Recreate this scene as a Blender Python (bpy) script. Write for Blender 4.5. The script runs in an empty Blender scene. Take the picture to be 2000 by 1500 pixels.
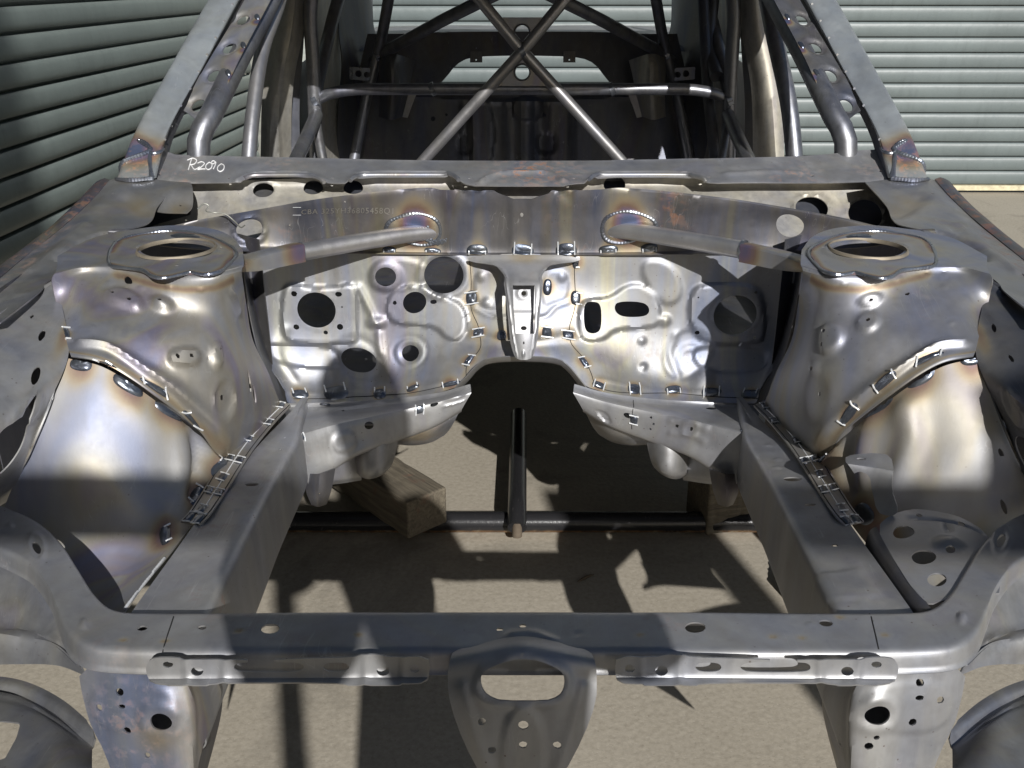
import bpy, math, random
import numpy as np
from mathutils import Vector
random.seed(7); np.random.seed(7)
C = bpy.context.scene.collection
# ------------------------------------------------------------ camera, world, sun
H = 1.28; PITCH = math.radians(22.8); FPX = 1900.0; CX, CY = 1020.0, 750.0
cd = bpy.data.cameras.new('camera'); cam = bpy.data.objects.new('camera', cd); C.objects.link(cam)
cam.location = (0, 0, H); cam.rotation_euler = (math.pi/2-PITCH, 0, 0)
cd.sensor_width = 36; cd.lens = 36*FPX/2000; cd.shift_x = -0.01
cd.clip_start = .02; cd.clip_end = 500
bpy.context.scene.camera = cam
SUN_EL, SUN_AZ = math.radians(28.6), math.radians(14.8)      # behind the camera, to its right
sd = Vector((math.sin(SUN_AZ)*math.cos(SUN_EL), -math.cos(SUN_AZ)*math.cos(SUN_EL), math.sin(SUN_EL)))
sl = bpy.data.lights.new('sun', 'SUN'); sl.energy = 5.0; sl.angle = math.radians(.5); sl.color = (1, .975, .94)
so = bpy.data.objects.new('sun', sl); C.objects.link(so); so.rotation_euler = (-sd).to_track_quat('-Z', 'Y').to_euler()
w = bpy.data.worlds.new('World'); bpy.context.scene.world = w; w.use_nodes = True
nt = w.node_tree; bg = nt.nodes['Background']; sk = nt.nodes.new('ShaderNodeTexSky')
sk.sky_type = 'NISHITA'; sk.sun_disc = False; sk.sun_elevation = SUN_EL; sk.sun_rotation = math.atan2(sd.x, sd.y)
nt.links.new(sk.outputs[0], bg.inputs[0]); bg.inputs[1].default_value = .05
vs = bpy.context.scene.view_settings; vs.view_transform = 'Standard'; vs.look = 'None'; vs.exposure = -.12; vs.gamma = 1
# ------------------------------------------------------------ pixel rays of the photograph -> world points
cs, sn = math.cos(PITCH), math.sin(PITCH)
def ray(px, py):
    x = (px-CX)/FPX; v = (py-CY)/FPX
    return x, cs-v*sn, -(sn+v*cs)
def atY(px, py, Y):
    x, f, d = ray(px, py); t = Y/f; return (x*t, Y, H+d*t)
def atZ(px, py, z):
    x, f, d = ray(px, py); t = (z-H)/d; return (x*t, f*t, z)
def atX(px, py, X):
    x, f, d = ray(px, py); t = X/x; return (X, f*t, H+d*t)
def proj(P):
    P = np.asarray(P, float); dz = P[..., 2]-H
    t = P[..., 1]*cs-dz*sn; up = P[..., 1]*sn+dz*cs
    return np.stack([CX+FPX*P[..., 0]/t, CY-FPX*up/t], -1)
def M(pts, n=2):                     # mirror pixel x about the shell's centre line
    return [tuple([2*CX-p[0]]+list(p[1:])) for p in pts]
# ------------------------------------------------------------ object helpers
def tag(o, label=None, cat=None, group=None, kind=None):
    for k, v in (('label', label), ('category', cat), ('group', group), ('kind', kind)):
        if v: o[k] = v
    return o
def empty(name, loc, parent=None):
    o = bpy.data.objects.new(name, None); C.objects.link(o); o.location = loc
    o.empty_display_size = .1
    if parent: adopt(o, parent)
    return o
def worldloc(o):
    v = Vector(o.location); q = o.parent
    return v if q is None else v+worldloc(q)
def adopt(o, parent):                # geometry is written in world space; parents only carry a location
    o.parent = parent; o.location = Vector(o.location)-worldloc(parent) if parent else o.location
    return o
def mesh_obj(name, V, F, mat, parent=None, smooth=True, angle=35, attrs=None, mats=None, mi=None):
    me = bpy.data.meshes.new(name)
    V = np.asarray(V, float)
    me.from_pydata([tuple(v) for v in V], [], [tuple(int(i) for i in f) for f in F]); me.update()
    for m in (mats or [mat]): me.materials.append(m)
    if mi is not None: me.polygons.foreach_set('material_index', np.asarray(mi, np.int32))
    if smooth:
        me.polygons.foreach_set('use_smooth', np.ones(len(me.polygons), bool)); me.set_sharp_from_angle(angle=math.radians(angle))
    for k, a in (attrs or {}).items():
        at = me.attributes.new(k, 'FLOAT', 'POINT'); at.data.foreach_set('value', np.asarray(a, np.float32))
    o = bpy.data.objects.new(name, me); C.objects.link(o)
    if parent: adopt(o, parent)
    return o
class MB:
    def __init__(s): s.V = []; s.F = []; s.M = []
    def add(s, V, F, m=0):
        b = len(s.V); s.V += [tuple(v) for v in V]; s.F += [tuple(i+b for i in f) for f in F]; s.M += [m]*len(F); return s
    def build(s, name, mat, parent=None, smooth=True, angle=35, mats=None, bevel=0):
        o = mesh_obj(name, s.V, s.F, mat, parent, smooth, angle, mats=mats, mi=s.M)
        if bevel:
            b = o.modifiers.new('b', 'BEVEL'); b.width = bevel; b.segments = 2; b.limit_method = 'ANGLE'
        return o
def box_vf(c, s, R=None):
    c = np.array(c); V = []
    for x in (-1, 1):
        for y in (-1, 1):
            for z in (-1, 1):
                p = np.array([x*s[0]/2, y*s[1]/2, z*s[2]/2])
                if R is not None: p = R@p
                V.append(c+p)
    return V, [(0,1,3,2),(4,6,7,5),(0,4,5,1),(2,3,7,6),(0,2,6,4),(1,5,7,3)]
def catmull(P, n, closed=False):
    P = np.asarray(P, float)
    if len(P) == 2: return lin(P, n)
    E = np.concatenate([[2*P[0]-P[1]], P, [2*P[-1]-P[-2]]]) if not closed else np.concatenate([[P[-1]], P, [P[0], P[1]]])
    k = len(P)-1 if not closed else len(P)
    tt = np.linspace(0, k, n, endpoint=not closed); i = np.minimum(tt.astype(int), k-1); f = (tt-i).reshape(-1, *([1]*(P.ndim-1)))
    a, b, c, d = E[i], E[i+1], E[i+2], E[i+3]
    return .5*((2*b)+(-a+c)*f+(2*a-5*b+4*c-d)*f**2+(-a+3*b-3*c+d)*f**3)
def lin(P, n):
    P = np.asarray(P, float); k = len(P)-1; tt = np.linspace(0, k, n); i = np.minimum(tt.astype(int), k-1); f = (tt-i).reshape(-1, *([1]*(P.ndim-1)))
    return P[i]*(1-f)+P[i+1]*f
def resamp(P, step):
    P = np.asarray(P, float); s = np.r_[0, np.cumsum(np.linalg.norm(np.diff(P, axis=0), axis=1))]
    n = max(2, int(s[-1]/step)+1); t = np.linspace(0, s[-1], n)
    return np.stack([np.interp(t, s, P[:, k]) for k in range(P.shape[1])], 1)
def tube_vf(P, r, seg=20, smooth=True, step=.02, ends=True):
    P = catmull(P, 24*len(P)) if smooth and len(P) > 2 else np.asarray(P, float)
    P = resamp(P, step); n = len(P); r = r(np.linspace(0, 1, n)) if callable(r) else np.full(n, r)
    T = np.gradient(P, axis=0); T /= np.linalg.norm(T, axis=1)[:, None]+1e-12
    up = np.array([0, 0, 1.]) if abs(T[0][2]) < .9 else np.array([1., 0, 0]); V = []; F = []
    N = np.cross(T[0], up); N /= np.linalg.norm(N)
    a = np.linspace(0, 2*math.pi, seg, endpoint=False)
    for i in range(n):
        N = N-T[i]*np.dot(N, T[i]); N /= np.linalg.norm(N); B = np.cross(T[i], N)
        V += list(P[i]+r[i]*(np.cos(a)[:, None]*N+np.sin(a)[:, None]*B))
    for i in range(n-1):
        for j in range(seg):
            k = (j+1) % seg; F.append((i*seg+j, i*seg+k, (i+1)*seg+k, (i+1)*seg+j))
    if ends: F.append(tuple(range(seg))[::-1]); F.append(tuple((n-1)*seg+j for j in range(seg)))
    return V, F
def tube(name, P, r, mat, parent, seg=20, smooth=True, step=.02):
    V, F = tube_vf(P, r, seg, smooth, step)
    return mesh_obj(name, V, F, mat, parent)
# ------------------------------------------------------------ signed distances in a panel's own metric coordinates
def sdf(Q, poly):                    # + inside
    Q = np.asarray(Q); poly = np.asarray(poly, float); d = np.full(len(Q), 1e9); ins = np.zeros(len(Q), bool); near = np.zeros_like(Q)
    for a, b in zip(poly, np.roll(poly, -1, 0)):
        e = b-a; L = e@e
        if L < 1e-14: continue
        t = np.clip(((Q-a)@e)/L, 0, 1); c = a+t[:, None]*e; q = np.linalg.norm(Q-c, axis=1); m = q < d; d[m] = q[m]; near[m] = c[m]
        cr = ((a[1] > Q[:, 1]) != (b[1] > Q[:, 1]))
        xi = a[0]+(Q[:, 1]-a[1])*(b[0]-a[0])/(b[1]-a[1] if b[1] != a[1] else 1e-12); ins ^= cr & (Q[:, 0] < xi)
    return np.where(ins, d, -d), near
def pdist(Q, line):
    d = np.full(len(Q), 1e9)
    for a, b in zip(line[:-1], line[1:]):
        e = b-a; L = e@e+1e-14; t = np.clip(((Q-a)@e)/L, 0, 1); d = np.minimum(d, np.linalg.norm(Q-a-t[:, None]*e, axis=1))
    return d
def sst(x): x = np.clip(x, 0, 1); return x*x*(3-2*x)
def chaikin(P, k=2):
    P = np.asarray(P, float)
    for _ in range(k):
        N = np.roll(P, -1, 0); P = np.stack([.75*P+.25*N, .25*P+.75*N], 1).reshape(-1, P.shape[1])
    return P
def wob(P, sc, seed):                # cheap smooth 3D noise: sums of sines
    rs = np.random.RandomState(seed); o = np.zeros(len(P))
    for k in range(7):
        w_ = rs.randn(3)*sc; o += np.sin(P@w_+rs.rand()*6.28)
    return o/7
ALL = []
class Surf:
    """a sheet: a net of 3D control points (rows x columns) resampled to a dense grid with metric coordinates"""
    def __init__(s, net, nu=140, nv=100, su=True, sv=True):
        A = np.asarray(net, float)
        A = (catmull if sv and A.shape[0] > 2 else lin)(A, nv)
        A = A.transpose(1, 0, 2); A = (catmull if su and A.shape[0] > 2 else lin)(A, nu).transpose(1, 0, 2)
        s.G = A; s.nu, s.nv = nu, nv
        du = np.linalg.norm(np.diff(A, axis=1), axis=2).mean(0); dv = np.linalg.norm(np.diff(A, axis=0), axis=2).mean(1)
        s.U = np.r_[0, np.cumsum(du)]; s.V = np.r_[0, np.cumsum(dv)]
        s.X = proj(A)
    def ev(s, Q):
        iu = np.interp(Q[:, 0], s.U, np.arange(s.nu)); iv = np.interp(Q[:, 1], s.V, np.arange(s.nv))
        i = np.minimum(iu.astype(int), s.nu-2); j = np.minimum(iv.astype(int), s.nv-2); f = (iu-i)[:, None]; g = (iv-j)[:, None]
        G = s.G; P = (G[j, i]*(1-f)+G[j, i+1]*f)*(1-g)+(G[j+1, i]*(1-f)+G[j+1, i+1]*f)*g
        return P
    def nrm(s, Q):
        e = .002
        a = s.ev(Q+[e, 0])-s.ev(Q-[e, 0]); b = s.ev(Q+[0, e])-s.ev(Q-[0, e]); n = np.cross(a, b)
        n /= np.linalg.norm(n, axis=1)[:, None]+1e-12
        return n*s.sgn()
    def sgn(s):
        if not hasattr(s, '_s'):
            m = s.G[s.nv//2, s.nu//2]; n = np.cross(s.G[s.nv//2, s.nu//2+1]-s.G[s.nv//2, s.nu//2-1], s.G[s.nv//2+1, s.nu//2]-s.G[s.nv//2-1, s.nu//2])
            s._s = 1. if n@(np.array([0, 0, H])-m) > 0 else -1.
        return s._s
    def inv(s, pts):                 # photograph pixels -> metric (u, v); may extrapolate a little past the edge
        out = []
        for p in pts:
            p = np.array(p[:2], float); d = ((s.X-p)**2).sum(2); j, i = np.unravel_index(d.argmin(), d.shape)
            i0 = min(max(i, 1), s.nu-2); j0 = min(max(j, 1), s.nv-2)
            J = np.stack([(s.X[j0, i0+1]-s.X[j0, i0-1])/(s.U[i0+1]-s.U[i0-1]), (s.X[j0+1, i0]-s.X[j0-1, i0])/(s.V[j0+1]-s.V[j0-1])], 1)
            try: q = np.linalg.solve(J, p-s.X[j, i])
            except Exception: q = np.zeros(2)
            if np.linalg.norm(q) > .05: q *= .05/np.linalg.norm(q)
            out.append(np.array([s.U[i], s.V[j]])+q)
        return np.array(out)
    def at(s, px, py): return s.ev(s.inv([(px, py)]))[0]
    def hpoly(s, h):                 # hole spec -> polygon in (u, v)
        if h[0] == 'p': return chaikin(s.inv(h[1]), h[2] if len(h) > 2 else 2)
        c = s.inv([h[:2]])[0]; rx = h[2]; ry = h[3] if len(h) > 3 else rx; rot = math.radians(h[4]) if len(h) > 4 else 0
        a = np.linspace(0, 2*math.pi, max(10, min(40, int(rx*1600))), endpoint=False); x = rx*np.cos(a); y = ry*np.sin(a)
        if len(h) > 5:               # slot
            k = max(rx-ry, 0); m = np.cos(a) >= 0; x = np.where(m, k, -k)+ry*np.cos(a)
        return c+np.stack([x*math.cos(rot)-y*math.sin(rot), x*math.sin(rot)+y*math.cos(rot)], 1)
    def relief(s, Q):
        h = np.zeros(len(Q)); P = s.ev(Q)
        for f in s.feats:
            k = f[0]
            if k == 'dome': c = s.inv([f[1:3]])[0]; r = f[3]; d = np.linalg.norm(Q-c, axis=1)/r; h += f[4]*np.clip(1-d*d, 0, 1)**1.5
            elif k == 'dish': c = s.inv([f[1:3]])[0]; d = np.linalg.norm(Q-c, axis=1); h += f[4]*sst((f[3]-d)/f[5]+.5)
            elif k == 'ring': c = s.inv([f[1:3]])[0]; d = np.linalg.norm(Q-c, axis=1)-f[3]; h += f[4]*np.exp(-(d/f[5])**2)
            elif k == 'plate': d, _ = sdf(Q, chaikin(s.inv(f[1]), 2)); h += f[2]*sst(d/f[3]+.5)
            elif k == 'ridge': d = pdist(Q, catmull(s.inv(f[1]), 10*len(f[1]))); h += f[2]*np.exp(-(d/f[3])**2)
        if s.wb: h += s.wb*wob(P, 9, s.seed)+s.wb*.35*wob(P, 26, s.seed+1)
        return h
    def pt(s, Q, off=0):             # final surface point with relief
        Q = np.atleast_2d(Q); return s.ev(Q)+s.nrm(Q)*(s.relief(Q)+off)[:, None]
    def build(s, name, mat, parent, outline=None, holes=(), feats=(), step=.005, th=.0016, wb=.0006, seed=1, tint=(), rust=(), smo=1, label=None, angle=40):
        s.feats = list(feats); s.wb = wb; s.seed = seed
        Us = np.linspace(0, s.U[-1], max(3, int(s.U[-1]/step)+1)); Vs = np.linspace(0, s.V[-1], max(3, int(s.V[-1]/step)+1))
        n, m = len(Us), len(Vs); Q = np.stack(np.meshgrid(Us, Vs), -1).reshape(-1, 2)
        idx = np.arange(n*m).reshape(m, n); F = np.stack([idx[:-1, :-1], idx[:-1, 1:], idx[1:, 1:], idx[1:, :-1]], -1).reshape(-1, 4)
        polys = [s.hpoly(h) for h in holes]; op = chaikin(s.inv(outline), smo) if outline is not None and smo else (s.inv(outline) if outline is not None else None)
        ctr = Q[F].mean(1); keep = np.ones(len(F), bool)
        if op is not None: keep &= sdf(ctr, op)[0] > 0
        for p in polys:
            bb = (np.abs(ctr-p.mean(0)).max(1) < np.abs(p-p.mean(0)).max()+.02); k = np.where(bb)[0]
            if len(k): keep[k] &= sdf(ctr[k], p)[0] < 0
        kc = np.bincount(F[keep].ravel(), minlength=len(Q)); dc = np.bincount(F[~keep].ravel(), minlength=len(Q))
        bd = np.where((kc > 0) & (dc > 0))[0]
        if len(bd):
            best = np.full(len(bd), 1e9); nb = Q[bd].copy()
            for p in ([op] if op is not None else [])+polys:
                d, nr = sdf(Q[bd], p); d = np.abs(d); mk = (d < best) & (d < step*2.2); best[mk] = d[mk]; nb[mk] = nr[mk]
            Q[bd] = nb
        # relax the ring next to the snapped one so the edge faces stay regular
        F = F[keep]; used = np.unique(F); mp = -np.ones(len(Q), int); mp[used] = np.arange(len(used)); Q = Q[used]; F = mp[F]
        N = s.nrm(Q); P = s.ev(Q)+N*s.relief(Q)[:, None]; nv = len(P)
        V = np.vstack([P, P-N*th])
        E = {}
        for f in F:
            for k in range(4):
                a, b = f[k], f[(k+1) % 4]; key = (a, b) if a < b else (b, a); E[key] = None if key in E else (a, b)
        rim = [(b, a, a+nv, b+nv) for e in E.values() if e for a, b in [e]]
        FF = [tuple(f) for f in F]+[tuple(x+nv for x in f[::-1]) for f in F]+rim
        if s._s < 0: FF = [f[::-1] for f in FF]
        ti = np.zeros(nv); ru = np.zeros(nv)
        for T, arr in ((tint, ti), (rust, ru)):
            for f in T:
                if isinstance(f[0], (list, tuple)): d = pdist(Q, s.inv(f[0])); r, a = f[1], f[2]
                else: d = np.linalg.norm(Q-s.inv([f[:2]])[0], axis=1); r, a = f[2], f[3]
                np.maximum(arr, a*np.exp(-(d/r)**2), out=arr)
        o = mesh_obj(name, V, FF, mat, parent, angle=angle, attrs={'tint': np.r_[ti, ti], 'rust': np.r_[ru, ru]})
        if label: o['label'] = label
        s.obj = o; return o
# small pieces laid on a panel
def weld_patch(S, px, py, ang, a, b, mats, ticks=1, parent=None, name='weld_patch', tr=.0014):
    ang += random.uniform(-6, 6); a *= random.uniform(.9, 1.12); b *= random.uniform(.9, 1.12)
    """an oval stitch weld, long axis at ang degrees in the picture, with the bright start/stop marks at its ends"""
    c = S.inv([(px, py)])[0]; q = S.inv([(px+12*math.cos(math.radians(ang)), py+12*math.sin(math.radians(ang)))])[0]-c; q /= np.linalg.norm(q)+1e-9; r = np.array([-q[1], q[0]])
    V = []; F = []; n = 20; mi = []
    rs = [(1.12, .0002), (1.0, .0016), (.8, .0030), (.45, .0036)]
    pts = []
    for k, (f, h) in enumerate(rs):
        for j in range(n):
            t = 2*math.pi*j/n; cc = abs(math.cos(t))**.8*math.copysign(1, math.cos(t)); ss = abs(math.sin(t))**.8*math.copysign(1, math.sin(t))
            pts.append((c+q*a*f*cc+r*b*f*ss, h+.0004*math.sin(5*a*f*cc/.004)))
    pts.append((c, .0032+0*1))
    P = S.pt(np.array([p[0] for p in pts])); N = S.nrm(np.array([p[0] for p in pts])); V = list(P+N*np.array([p[1] for p in pts])[:, None])
    for k in range(3):
        for j in range(n): F.append((k*n+j, k*n+(j+1) % n, (k+1)*n+(j+1) % n, (k+1)*n+j)); mi.append(0)
    for j in range(n): F.append((3*n+j, 3*n+(j+1) % n, 4*n)); mi.append(0)
    mb = MB(); mb.add(V, F)
    def bead(A, B, rad):
        L = np.array([A+(B-A)*k/4 for k in range(5)]); P = S.pt(L, .0022)
        v, f = tube_vf(P, rad, 6, False, .003); mb.add(v, f, 1)
    if ticks & 1:
        for sx in (-1, 1): bead(c+q*a*.86*sx-r*b*.1, c+q*a*.86*sx+r*b*1.35, tr)
    if ticks & 2:
        for sx in (-1, 1): bead(c+q*a*.86*sx-r*b*1.35, c+q*a*.86*sx-r*b*.1, tr)
    if ticks & 4: bead(c-q*a*.7, c+q*a*.7, .0008)
    return mb.build(name, None, parent, mats=mats)
def bead_line(S, pts, rad, mat, parent, name='weld_bead', off=.001, closed=False):
    Q = S.inv(pts); Q = catmull(Q, 12*len(pts), closed=closed); 
    if closed: Q = np.vstack([Q, Q[:1]])
    P = resamp(S.pt(Q, off), .0018); n = len(P)
    V, F = tube_vf(P, lambda t: rad*(1+.09*np.sin(np.arange(len(t))*1.9)+.14*np.sin(np.arange(len(t))*.23)+.10*np.sin(np.arange(len(t))*.071+1)), 8, False, .0018)
    return mesh_obj(name, V, F, mat, parent)
# ------------------------------------------------------------ materials
def nmat(name):
    m = bpy.data.materials.new(name); m.use_nodes = True; nt = m.node_tree; b = nt.nodes['Principled BSDF']; return m, nt, b
def nd(nt, typ, ins=None, **kw):
    n = nt.nodes.new(typ)
    for k, v in kw.items(): setattr(n, k, v)
    for k, v in (ins or {}).items():
        if hasattr(v, 'is_linked') or isinstance(v, bpy.types.NodeSocket): nt.links.new(v, n.inputs[k])
        else: n.inputs[k].default_value = v
    return n
def ramp(nt, fac, stops, interp='LINEAR'):
    r = nt.nodes.new('ShaderNodeValToRGB'); r.color_ramp.interpolation = interp; e = r.color_ramp.elements
    while len(e) < len(stops): e.new(.5)
    for k, (p, c) in enumerate(stops): e[k].position = p; e[k].color = tuple(c)+(1,) if len(c) == 3 else c
    nt.links.new(fac, r.inputs[0]); return r.outputs[0]
def mix(nt, f, a, b, mode='MIX'):
    m = nt.nodes.new('ShaderNodeMix'); m.data_type = 'RGBA'; m.blend_type = mode
    for k, v in ((0, f), (6, a), (7, b)):
        if isinstance(v, bpy.types.NodeSocket): nt.links.new(v, m.inputs[k])
        else: m.inputs[k].default_value = (tuple(v)+(1,) if k else v)
    return m.outputs[2]
def mth(nt, op, a, b=0.):
    m = nt.nodes.new('ShaderNodeMath'); m.operation = op; m.use_clamp = False
    for k, v in ((0, a), (1, b)):
        if isinstance(v, bpy.types.NodeSocket): nt.links.new(v, m.inputs[k])
        else: m.inputs[k].default_value = v
    return m.outputs[0]
def noise(nt, co, scale, detail=4, rough=.55, out='Fac', dist=0):
    return nd(nt, 'ShaderNodeTexNoise', {'Vector': co, 'Scale': scale, 'Detail': detail, 'Roughness': rough, 'Distortion': dist}).outputs[out]
def scaled(nt, co, v, rot=(0, 0, 0)):
    return nd(nt, 'ShaderNodeMapping', {'Vector': co, 'Scale': v, 'Rotation': rot}).outputs[0]
def steel(name, base=(.40, .40, .40), heat=.5, rust=.15, rough=.44, metal=.82, dust=.25, bump=.25, off=0., mott=1., streak=0.):
    m, nt, b = nmat(name); geo = nd(nt, 'ShaderNodeNewGeometry').outputs['Position']
    co = nd(nt, 'ShaderNodeMapping', {'Vector': geo, 'Location': (off, off*2, 0)}).outputs[0]
    st = scaled(nt, co, (1, 1, .28))                                   # stains run down the sheet
    n1 = noise(nt, st, 7, 3, .5, dist=.8); n2 = noise(nt, st, 19, 5, .6, dist=.5); n3 = noise(nt, co, 160, 3, .6)
    c = ramp(nt, n1, [(.3, [x*.82 for x in base]), (.5, base), (.72, [min(1, x*1.22) for x in base])])
    n5 = noise(nt, scaled(nt, co, (1, 1, .16)), 16, 4, .6, dist=.4); n6 = noise(nt, co, 48, 4, .65, dist=.3)
    if streak:
        n7 = noise(nt, scaled(nt, co, (1, .3, .03)), 13, 3, .6, dist=.3)
        c = mix(nt, streak, c, ramp(nt, n7, [(.36, [x*.55 for x in base]), (.44, [x*1.0 for x in base]), (.50, (base[0]*.8, base[1]*1.0, base[2]*1.5)), (.55, base), (.61, (base[0]*1.9, base[1]*1.85, base[2]*.95)), (.66, base), (.72, [x*1.5 for x in base])]))
    c = mix(nt, mott, c, ramp(nt, n5, [(.36, (.72, .72, .76)), (.47, (.98, .98, 1)), (.55, (1.0, .98, .93)), (.66, (1.25, 1.22, 1.16))]), 'MULTIPLY')
    c = mix(nt, mott, c, ramp(nt, n6, [(.35, (.85, .84, .84)), (.5, (1, 1, 1)), (.68, (1.12, 1.12, 1.12))]), 'MULTIPLY')
    hc = ramp(nt, noise(nt, st, 5.3, 2, .5, dist=1.6), [(.33, (.22, .27, .42)), (.41, (.32, .34, .43)), (.47, (.36, .37, .40)), (.53, (.37, .37, .37)), (.58, (.40, .37, .30)), (.64, (.31, .27, .33)), (.70, (.27, .28, .43))])
    c = mix(nt, heat, c, hc)
    c = mix(nt, mth(nt, 'MULTIPLY', ramp(nt, n2, [(.42, (0, 0, 0)), (.7, (1, 1, 1))]), dust), c, (.27, .25, .225))
    vo = nd(nt, 'ShaderNodeTexVoronoi', {'Vector': co, 'Scale': 70.}).outputs['Distance']
    c = mix(nt, mth(nt, 'MULTIPLY', ramp(nt, vo, [(.05, (1,)*3), (.11, (0,)*3)]), mth(nt, 'MULTIPLY', ramp(nt, n1, [(.45, (0,)*3), (.62, (1,)*3)]), .7)), c, (.13, .09, .07))
    for k_, (rt_, sc_) in enumerate(((.6, 11), (2.3, 15))):
        sn_ = noise(nt, scaled(nt, co, (sc_*9, sc_*.3, sc_*2), (rt_, rt_*1.3, rt_)), 1, 0, .4); gate = ramp(nt, noise(nt, co, 9+k_*5, 2), [(.58, (0,)*3), (.66, (.35,)*3)])
        c = mix(nt, mth(nt, 'MULTIPLY', ramp(nt, sn_, [(.490, (0,)*3), (.5, (1,)*3), (.510, (0,)*3)]), gate), c, (.62, .62, .63))
    # heat tint from nearby welds
    at = nd(nt, 'ShaderNodeAttribute', attribute_name='tint').outputs['Fac']
    at2 = mth(nt, 'MULTIPLY', at, mth(nt, 'ADD', mth(nt, 'MULTIPLY', n2, 1.1), .45))
    tc = ramp(nt, at2, [(.0, (.45, .44, .42)), (.25, (.42, .35, .23)), (.5, (.28, .18, .13)), (.7, (.20, .14, .22)), (.9, (.10, .13, .24))])
    c = mix(nt, mth(nt, 'MINIMUM', mth(nt, 'MULTIPLY', at2, 2.6), .88), c, tc)
    ra = nd(nt, 'ShaderNodeAttribute', attribute_name='rust').outputs['Fac']
    rn = ramp(nt, noise(nt, co, 55, 5, .7), [(.50, (0, 0, 0)), (.60, (1, 1, 1))])
    rn2 = ramp(nt, noise(nt, co, 9, 3, .6), [(.60, (0, 0, 0)), (.78, (1, 1, 1))])
    rf = mth(nt, 'MULTIPLY', rn, mth(nt, 'MINIMUM', mth(nt, 'ADD', mth(nt, 'MULTIPLY', rn2, rust), ra), .9))
    c = mix(nt, rf, c, (.27, .12, .06))
    nt.links.new(c, b.inputs['Base Color'])
    mt = mth(nt, 'SUBTRACT', metal, mth(nt, 'MULTIPLY', rf, .7)); nt.links.new(mt, b.inputs['Metallic'])
    r = mth(nt, 'ADD', rough-.20, mth(nt, 'ADD', mth(nt, 'ADD', mth(nt, 'MULTIPLY', n5, .24), mth(nt, 'MULTIPLY', n6, .16)), mth(nt, 'MULTIPLY', rf, .3))); nt.links.new(r, b.inputs['Roughness'])
    br = noise(nt, scaled(nt, co, (1, 1, .12)), 420, 2, .6)
    hh = mth(nt, 'ADD', mth(nt, 'MULTIPLY', n3, .5), mth(nt, 'MULTIPLY', br, .4))
    bu = nd(nt, 'ShaderNodeBump', {'Height': hh, 'Strength': bump, 'Distance': .0006}); nt.links.new(bu.outputs[0], b.inputs['Normal'])
    return m
def plain(name, col, rough=.6, metal=0, var=.25, scale=30, bump=.2, dist=.001, col2=None):
    m, nt, b = nmat(name); geo = nd(nt, 'ShaderNodeNewGeometry').outputs['Position']
    n = noise(nt, geo, scale, 5, .6); c = ramp(nt, n, [(.3, [x*(1-var) for x in col]), (.7, col2 or [min(1, x*(1+var)) for x in col])])
    nt.links.new(c, b.inputs['Base Color']); b.inputs['Roughness'].default_value = rough; b.inputs['Metallic'].default_value = metal
    bu = nd(nt, 'ShaderNodeBump', {'Height': noise(nt, geo, scale*5, 4, .6), 'Strength': bump, 'Distance': dist}); nt.links.new(bu.outputs[0], b.inputs['Normal'])
    return m
ST_MAIN = steel('bare_steel', (.32, .325, .335), .35, .25, .44, mott=.8, metal=.72)
ST_TOWER = steel('heat_marked_steel', (.345, .34, .355), .7, .15, .50, off=3.1, streak=.35, mott=1, metal=.72)
ST_WALL = steel('stained_bulkhead_steel', (.275, .278, .28), .5, .15, .52, off=7.7, dust=.25, streak=.45, mott=.9, metal=.72)
ST_GREY = steel('dull_grey_steel', (.36, .365, .375), .18, .3, .47, metal=.62, off=1.3, mott=.5)
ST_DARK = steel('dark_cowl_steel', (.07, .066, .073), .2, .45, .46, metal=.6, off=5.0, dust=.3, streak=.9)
ST_INT = steel('dark_shaded_steel', (.085, .09, .105), .2, .1, .5, metal=.7, off=9)  # darkened copy of the steel, shade put into its colour
ST_TUBE = steel('cage_tube_steel', (.26, .27, .30), .15, .08, .42, off=2.2, dust=.1)
ST_PALE = steel('pale_dusty_lit_steel', (.50, .48, .42), .25, .1, .55, metal=.45, off=4.4)  # pale tone; on the cabin panels it puts sunlight into the colour
WELD = steel('weld_metal', (.11, .13, .165), .15, 0, .30, off=6, bump=.5, dust=0)
BRIGHT = plain('bright_weld_mark', (.82, .84, .86), .35, .35, .05)
WELDG = steel('grey_weld_bead', (.26, .29, .34), .2, 0, .3, off=8, bump=.4, dust=0)
ST_BRACE = steel('bright_tube_steel', (.46, .455, .46), .15, .05, .38, off=2.9, dust=.1, mott=.25, metal=.8)  # bright silver; on the cage bars it puts sunlight into the colour
ST_PILLAR = steel('blue_grey_steel', (.43, .47, .49), .1, .1, .44, off=6.2, dust=.1, mott=.3, metal=.6)
ST_APRON = steel('pale_streaked_steel', (.33, .325, .33), .75, .2, .58, off=11.3, dust=.25, mott=1, metal=.45, streak=.2)
CHALK = plain('white_marker', (.8, .8, .8), .8)
WM = [WELD, BRIGHT]
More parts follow.
